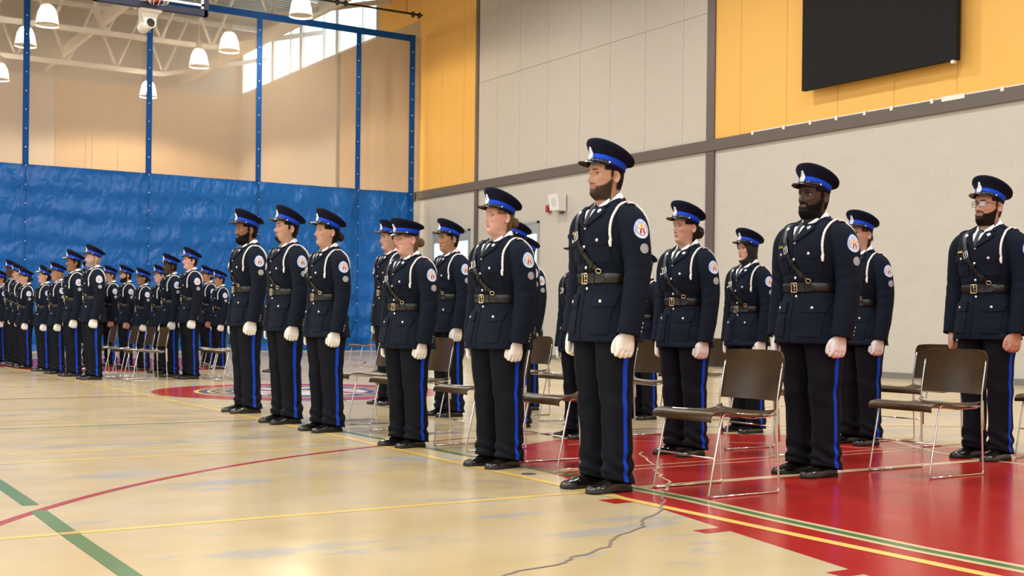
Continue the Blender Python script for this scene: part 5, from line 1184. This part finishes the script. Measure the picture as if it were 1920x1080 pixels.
GA, GB, GC, GD = 'brown chairs behind the front rank', 'brown chairs behind the second rank', 'brown chairs behind the third rank', 'brown chairs of the far squad'
for x, y, l, g in [(4.50, 4.99, 'brown stacking chair with gleaming back, nearest to the camera', GA), (4.48, 6.33, 'brown chair just left of the foremost officer, behind the blonde ponytail woman', GA), (4.52, 7.50, 'brown chair right of the short woman with messy bun', GA), (4.64, 8.80, 'brown chair just left of the short woman with messy bun', GA), (4.70, 9.80, 'brown chair right of the woman with curly dark bun', GA),
                   (6.21, 4.98, 'brown chair standing on red floor in front of the spectacled officer', GB), (6.24, 6.33, 'brown chair right behind the nearest chair, left of the broad bearded officer', GB), (6.22, 7.96, 'brown chair whose seat shows right of the foremost officer', GB), (6.43, 9.00, 'brown chair behind the one left of the foremost officer', GB), (6.45, 10.03, 'brown chair farther back, left of the foremost officer by the white glove', GB),
                   (7.74, 5.03, 'brown chair cut off by the right picture edge', GC), (7.72, 6.28, 'brown chair peeping out behind the one before the spectacled officer', GC), (7.75, 8.9, 'brown chair far back behind the dark ponytail woman', GC),
                   (5.02, 17.66, 'rightmost brown chair between grey bearded officer and dark skinned far officer', GD), (5.03, 18.36, 'middle brown chair right of the grey bearded far officer', GD), (4.98, 19.05, 'brown chair closest to the grey bearded far officer', GD), (5.0, 20.35, 'brown chair glimpsed behind the moustached far officer', GD), (5.0, 21.9, 'brown chair glimpsed between the two far women', GD),
                   (6.20, 17.26, 'brown chair just left of the thick black bearded front officer', GD), (6.2, 17.78, 'brown chair second from the thick black bearded front officer', GD), (6.44, 18.65, 'brown chair behind the tall pale young far officer', GD),
                   (10.2, 21.2, 'lone brown chair standing in front of the blue curtain', None)]: chair(x, y, l, g)

# ------------------------------------------------------------------ light
def area(name, loc, size, power, col, rot=(0, 0, 0), sy=None, spread=PI):
    l = bpy.data.lights.new(name, 'AREA'); l.energy = power; l.color = col; l.shape = 'RECTANGLE' if sy else 'DISK'; l.size = size
    if sy: l.size_y = sy
    l.spread = spread; o = bpy.data.objects.new(name, l); COL.objects.link(o); o.location = loc; o.rotation_euler = rot; return o
WARM, COOL = (1, .985, .95), (.86, .94, 1)
for x in (-8.0, -3.0, 2.0, 7.1, 12.3):
    for y in (-4, 3.0, 10.0, 17.0, 24.0): area('hall_lamp', (x, y, 9.1), .6, LP, WARM)
def spot(loc, power, col):
    l = bpy.data.lights.new('pendant_light', 'SPOT'); l.energy = power; l.color = col; l.spot_size = math.radians(172 if loc[1] < 31 else 150); l.spot_blend = .08; l.shadow_soft_size = .5
    o = bpy.data.objects.new('pendant_light', l); COL.objects.link(o); o.location = loc; return o
for x, y, l in LAMPS: spot((x, y, 8.70), LP*FARK*(2.6 if y == 43.65 else 1.25 if y == 29.7 else 1), (1, .84, .58) if y in (43.65, 29.7) else (1, .9, .74))
for x, y in ((2., 34.6), (2, 43.5), (-4, 37)): area('hall_lamp', (x, y, 8.72), .5, LP*.55, WARM)
area('window_daylight', (-11.8, 8, 6.5), 30, FILLP, COOL, (0, -PI/2, 0), None)  # added soft fill along the unseen left wall; no window is built there
o = bpy.data.objects['window_daylight']; o.data.shape = 'RECTANGLE'; o.data.size = 5.0; o.data.size_y = 30
w = bpy.data.worlds.new('World'); SC.world = w; w.use_nodes = True; w.node_tree.nodes['Background'].inputs[0].default_value = (.8, .9, 1, 1); w.node_tree.nodes['Background'].inputs[1].default_value = .6

# ------------------------------------------------------------------ camera
yaw, pit, rol, f, cy = .567723, -.000735, .0117973, 2294.55, 605.357
fw = np.array([math.sin(yaw)*math.cos(pit), math.cos(yaw)*math.cos(pit), math.sin(pit)]); rt = np.array([math.cos(yaw), -math.sin(yaw), 0]); up = np.cross(rt, fw)
r2 = math.cos(rol)*rt+math.sin(rol)*up; u2 = -math.sin(rol)*rt+math.cos(rol)*up
cam = bpy.data.cameras.new('camera'); co = bpy.data.objects.new('camera', cam); COL.objects.link(co)
co.matrix_world = Matrix(((r2[0], u2[0], -fw[0], 0), (r2[1], u2[1], -fw[1], 0), (r2[2], u2[2], -fw[2], .9), (0, 0, 0, 1)))
cam.sensor_width = 36; cam.lens = f/1920*36; cam.shift_y = (cy-540)/1920; cam.clip_end = 200; cam.clip_start = .05
cam.dof.use_dof = True; cam.dof.focus_distance = 6.4; cam.dof.aperture_fstop = 9.0
SC.camera = co
vs = SC.view_settings; vs.view_transform = 'Standard'; vs.look = 'None'; vs.gamma = 1; vs.use_curve_mapping = False; vs.exposure = EXPO
SC.cycles.max_bounces = 5; SC.cycles.diffuse_bounces = 3; SC.cycles.glossy_bounces = 3; SC.cycles.transparent_max_bounces = 10; SC.cycles.caustics_reflective = False; SC.cycles.caustics_refractive = False
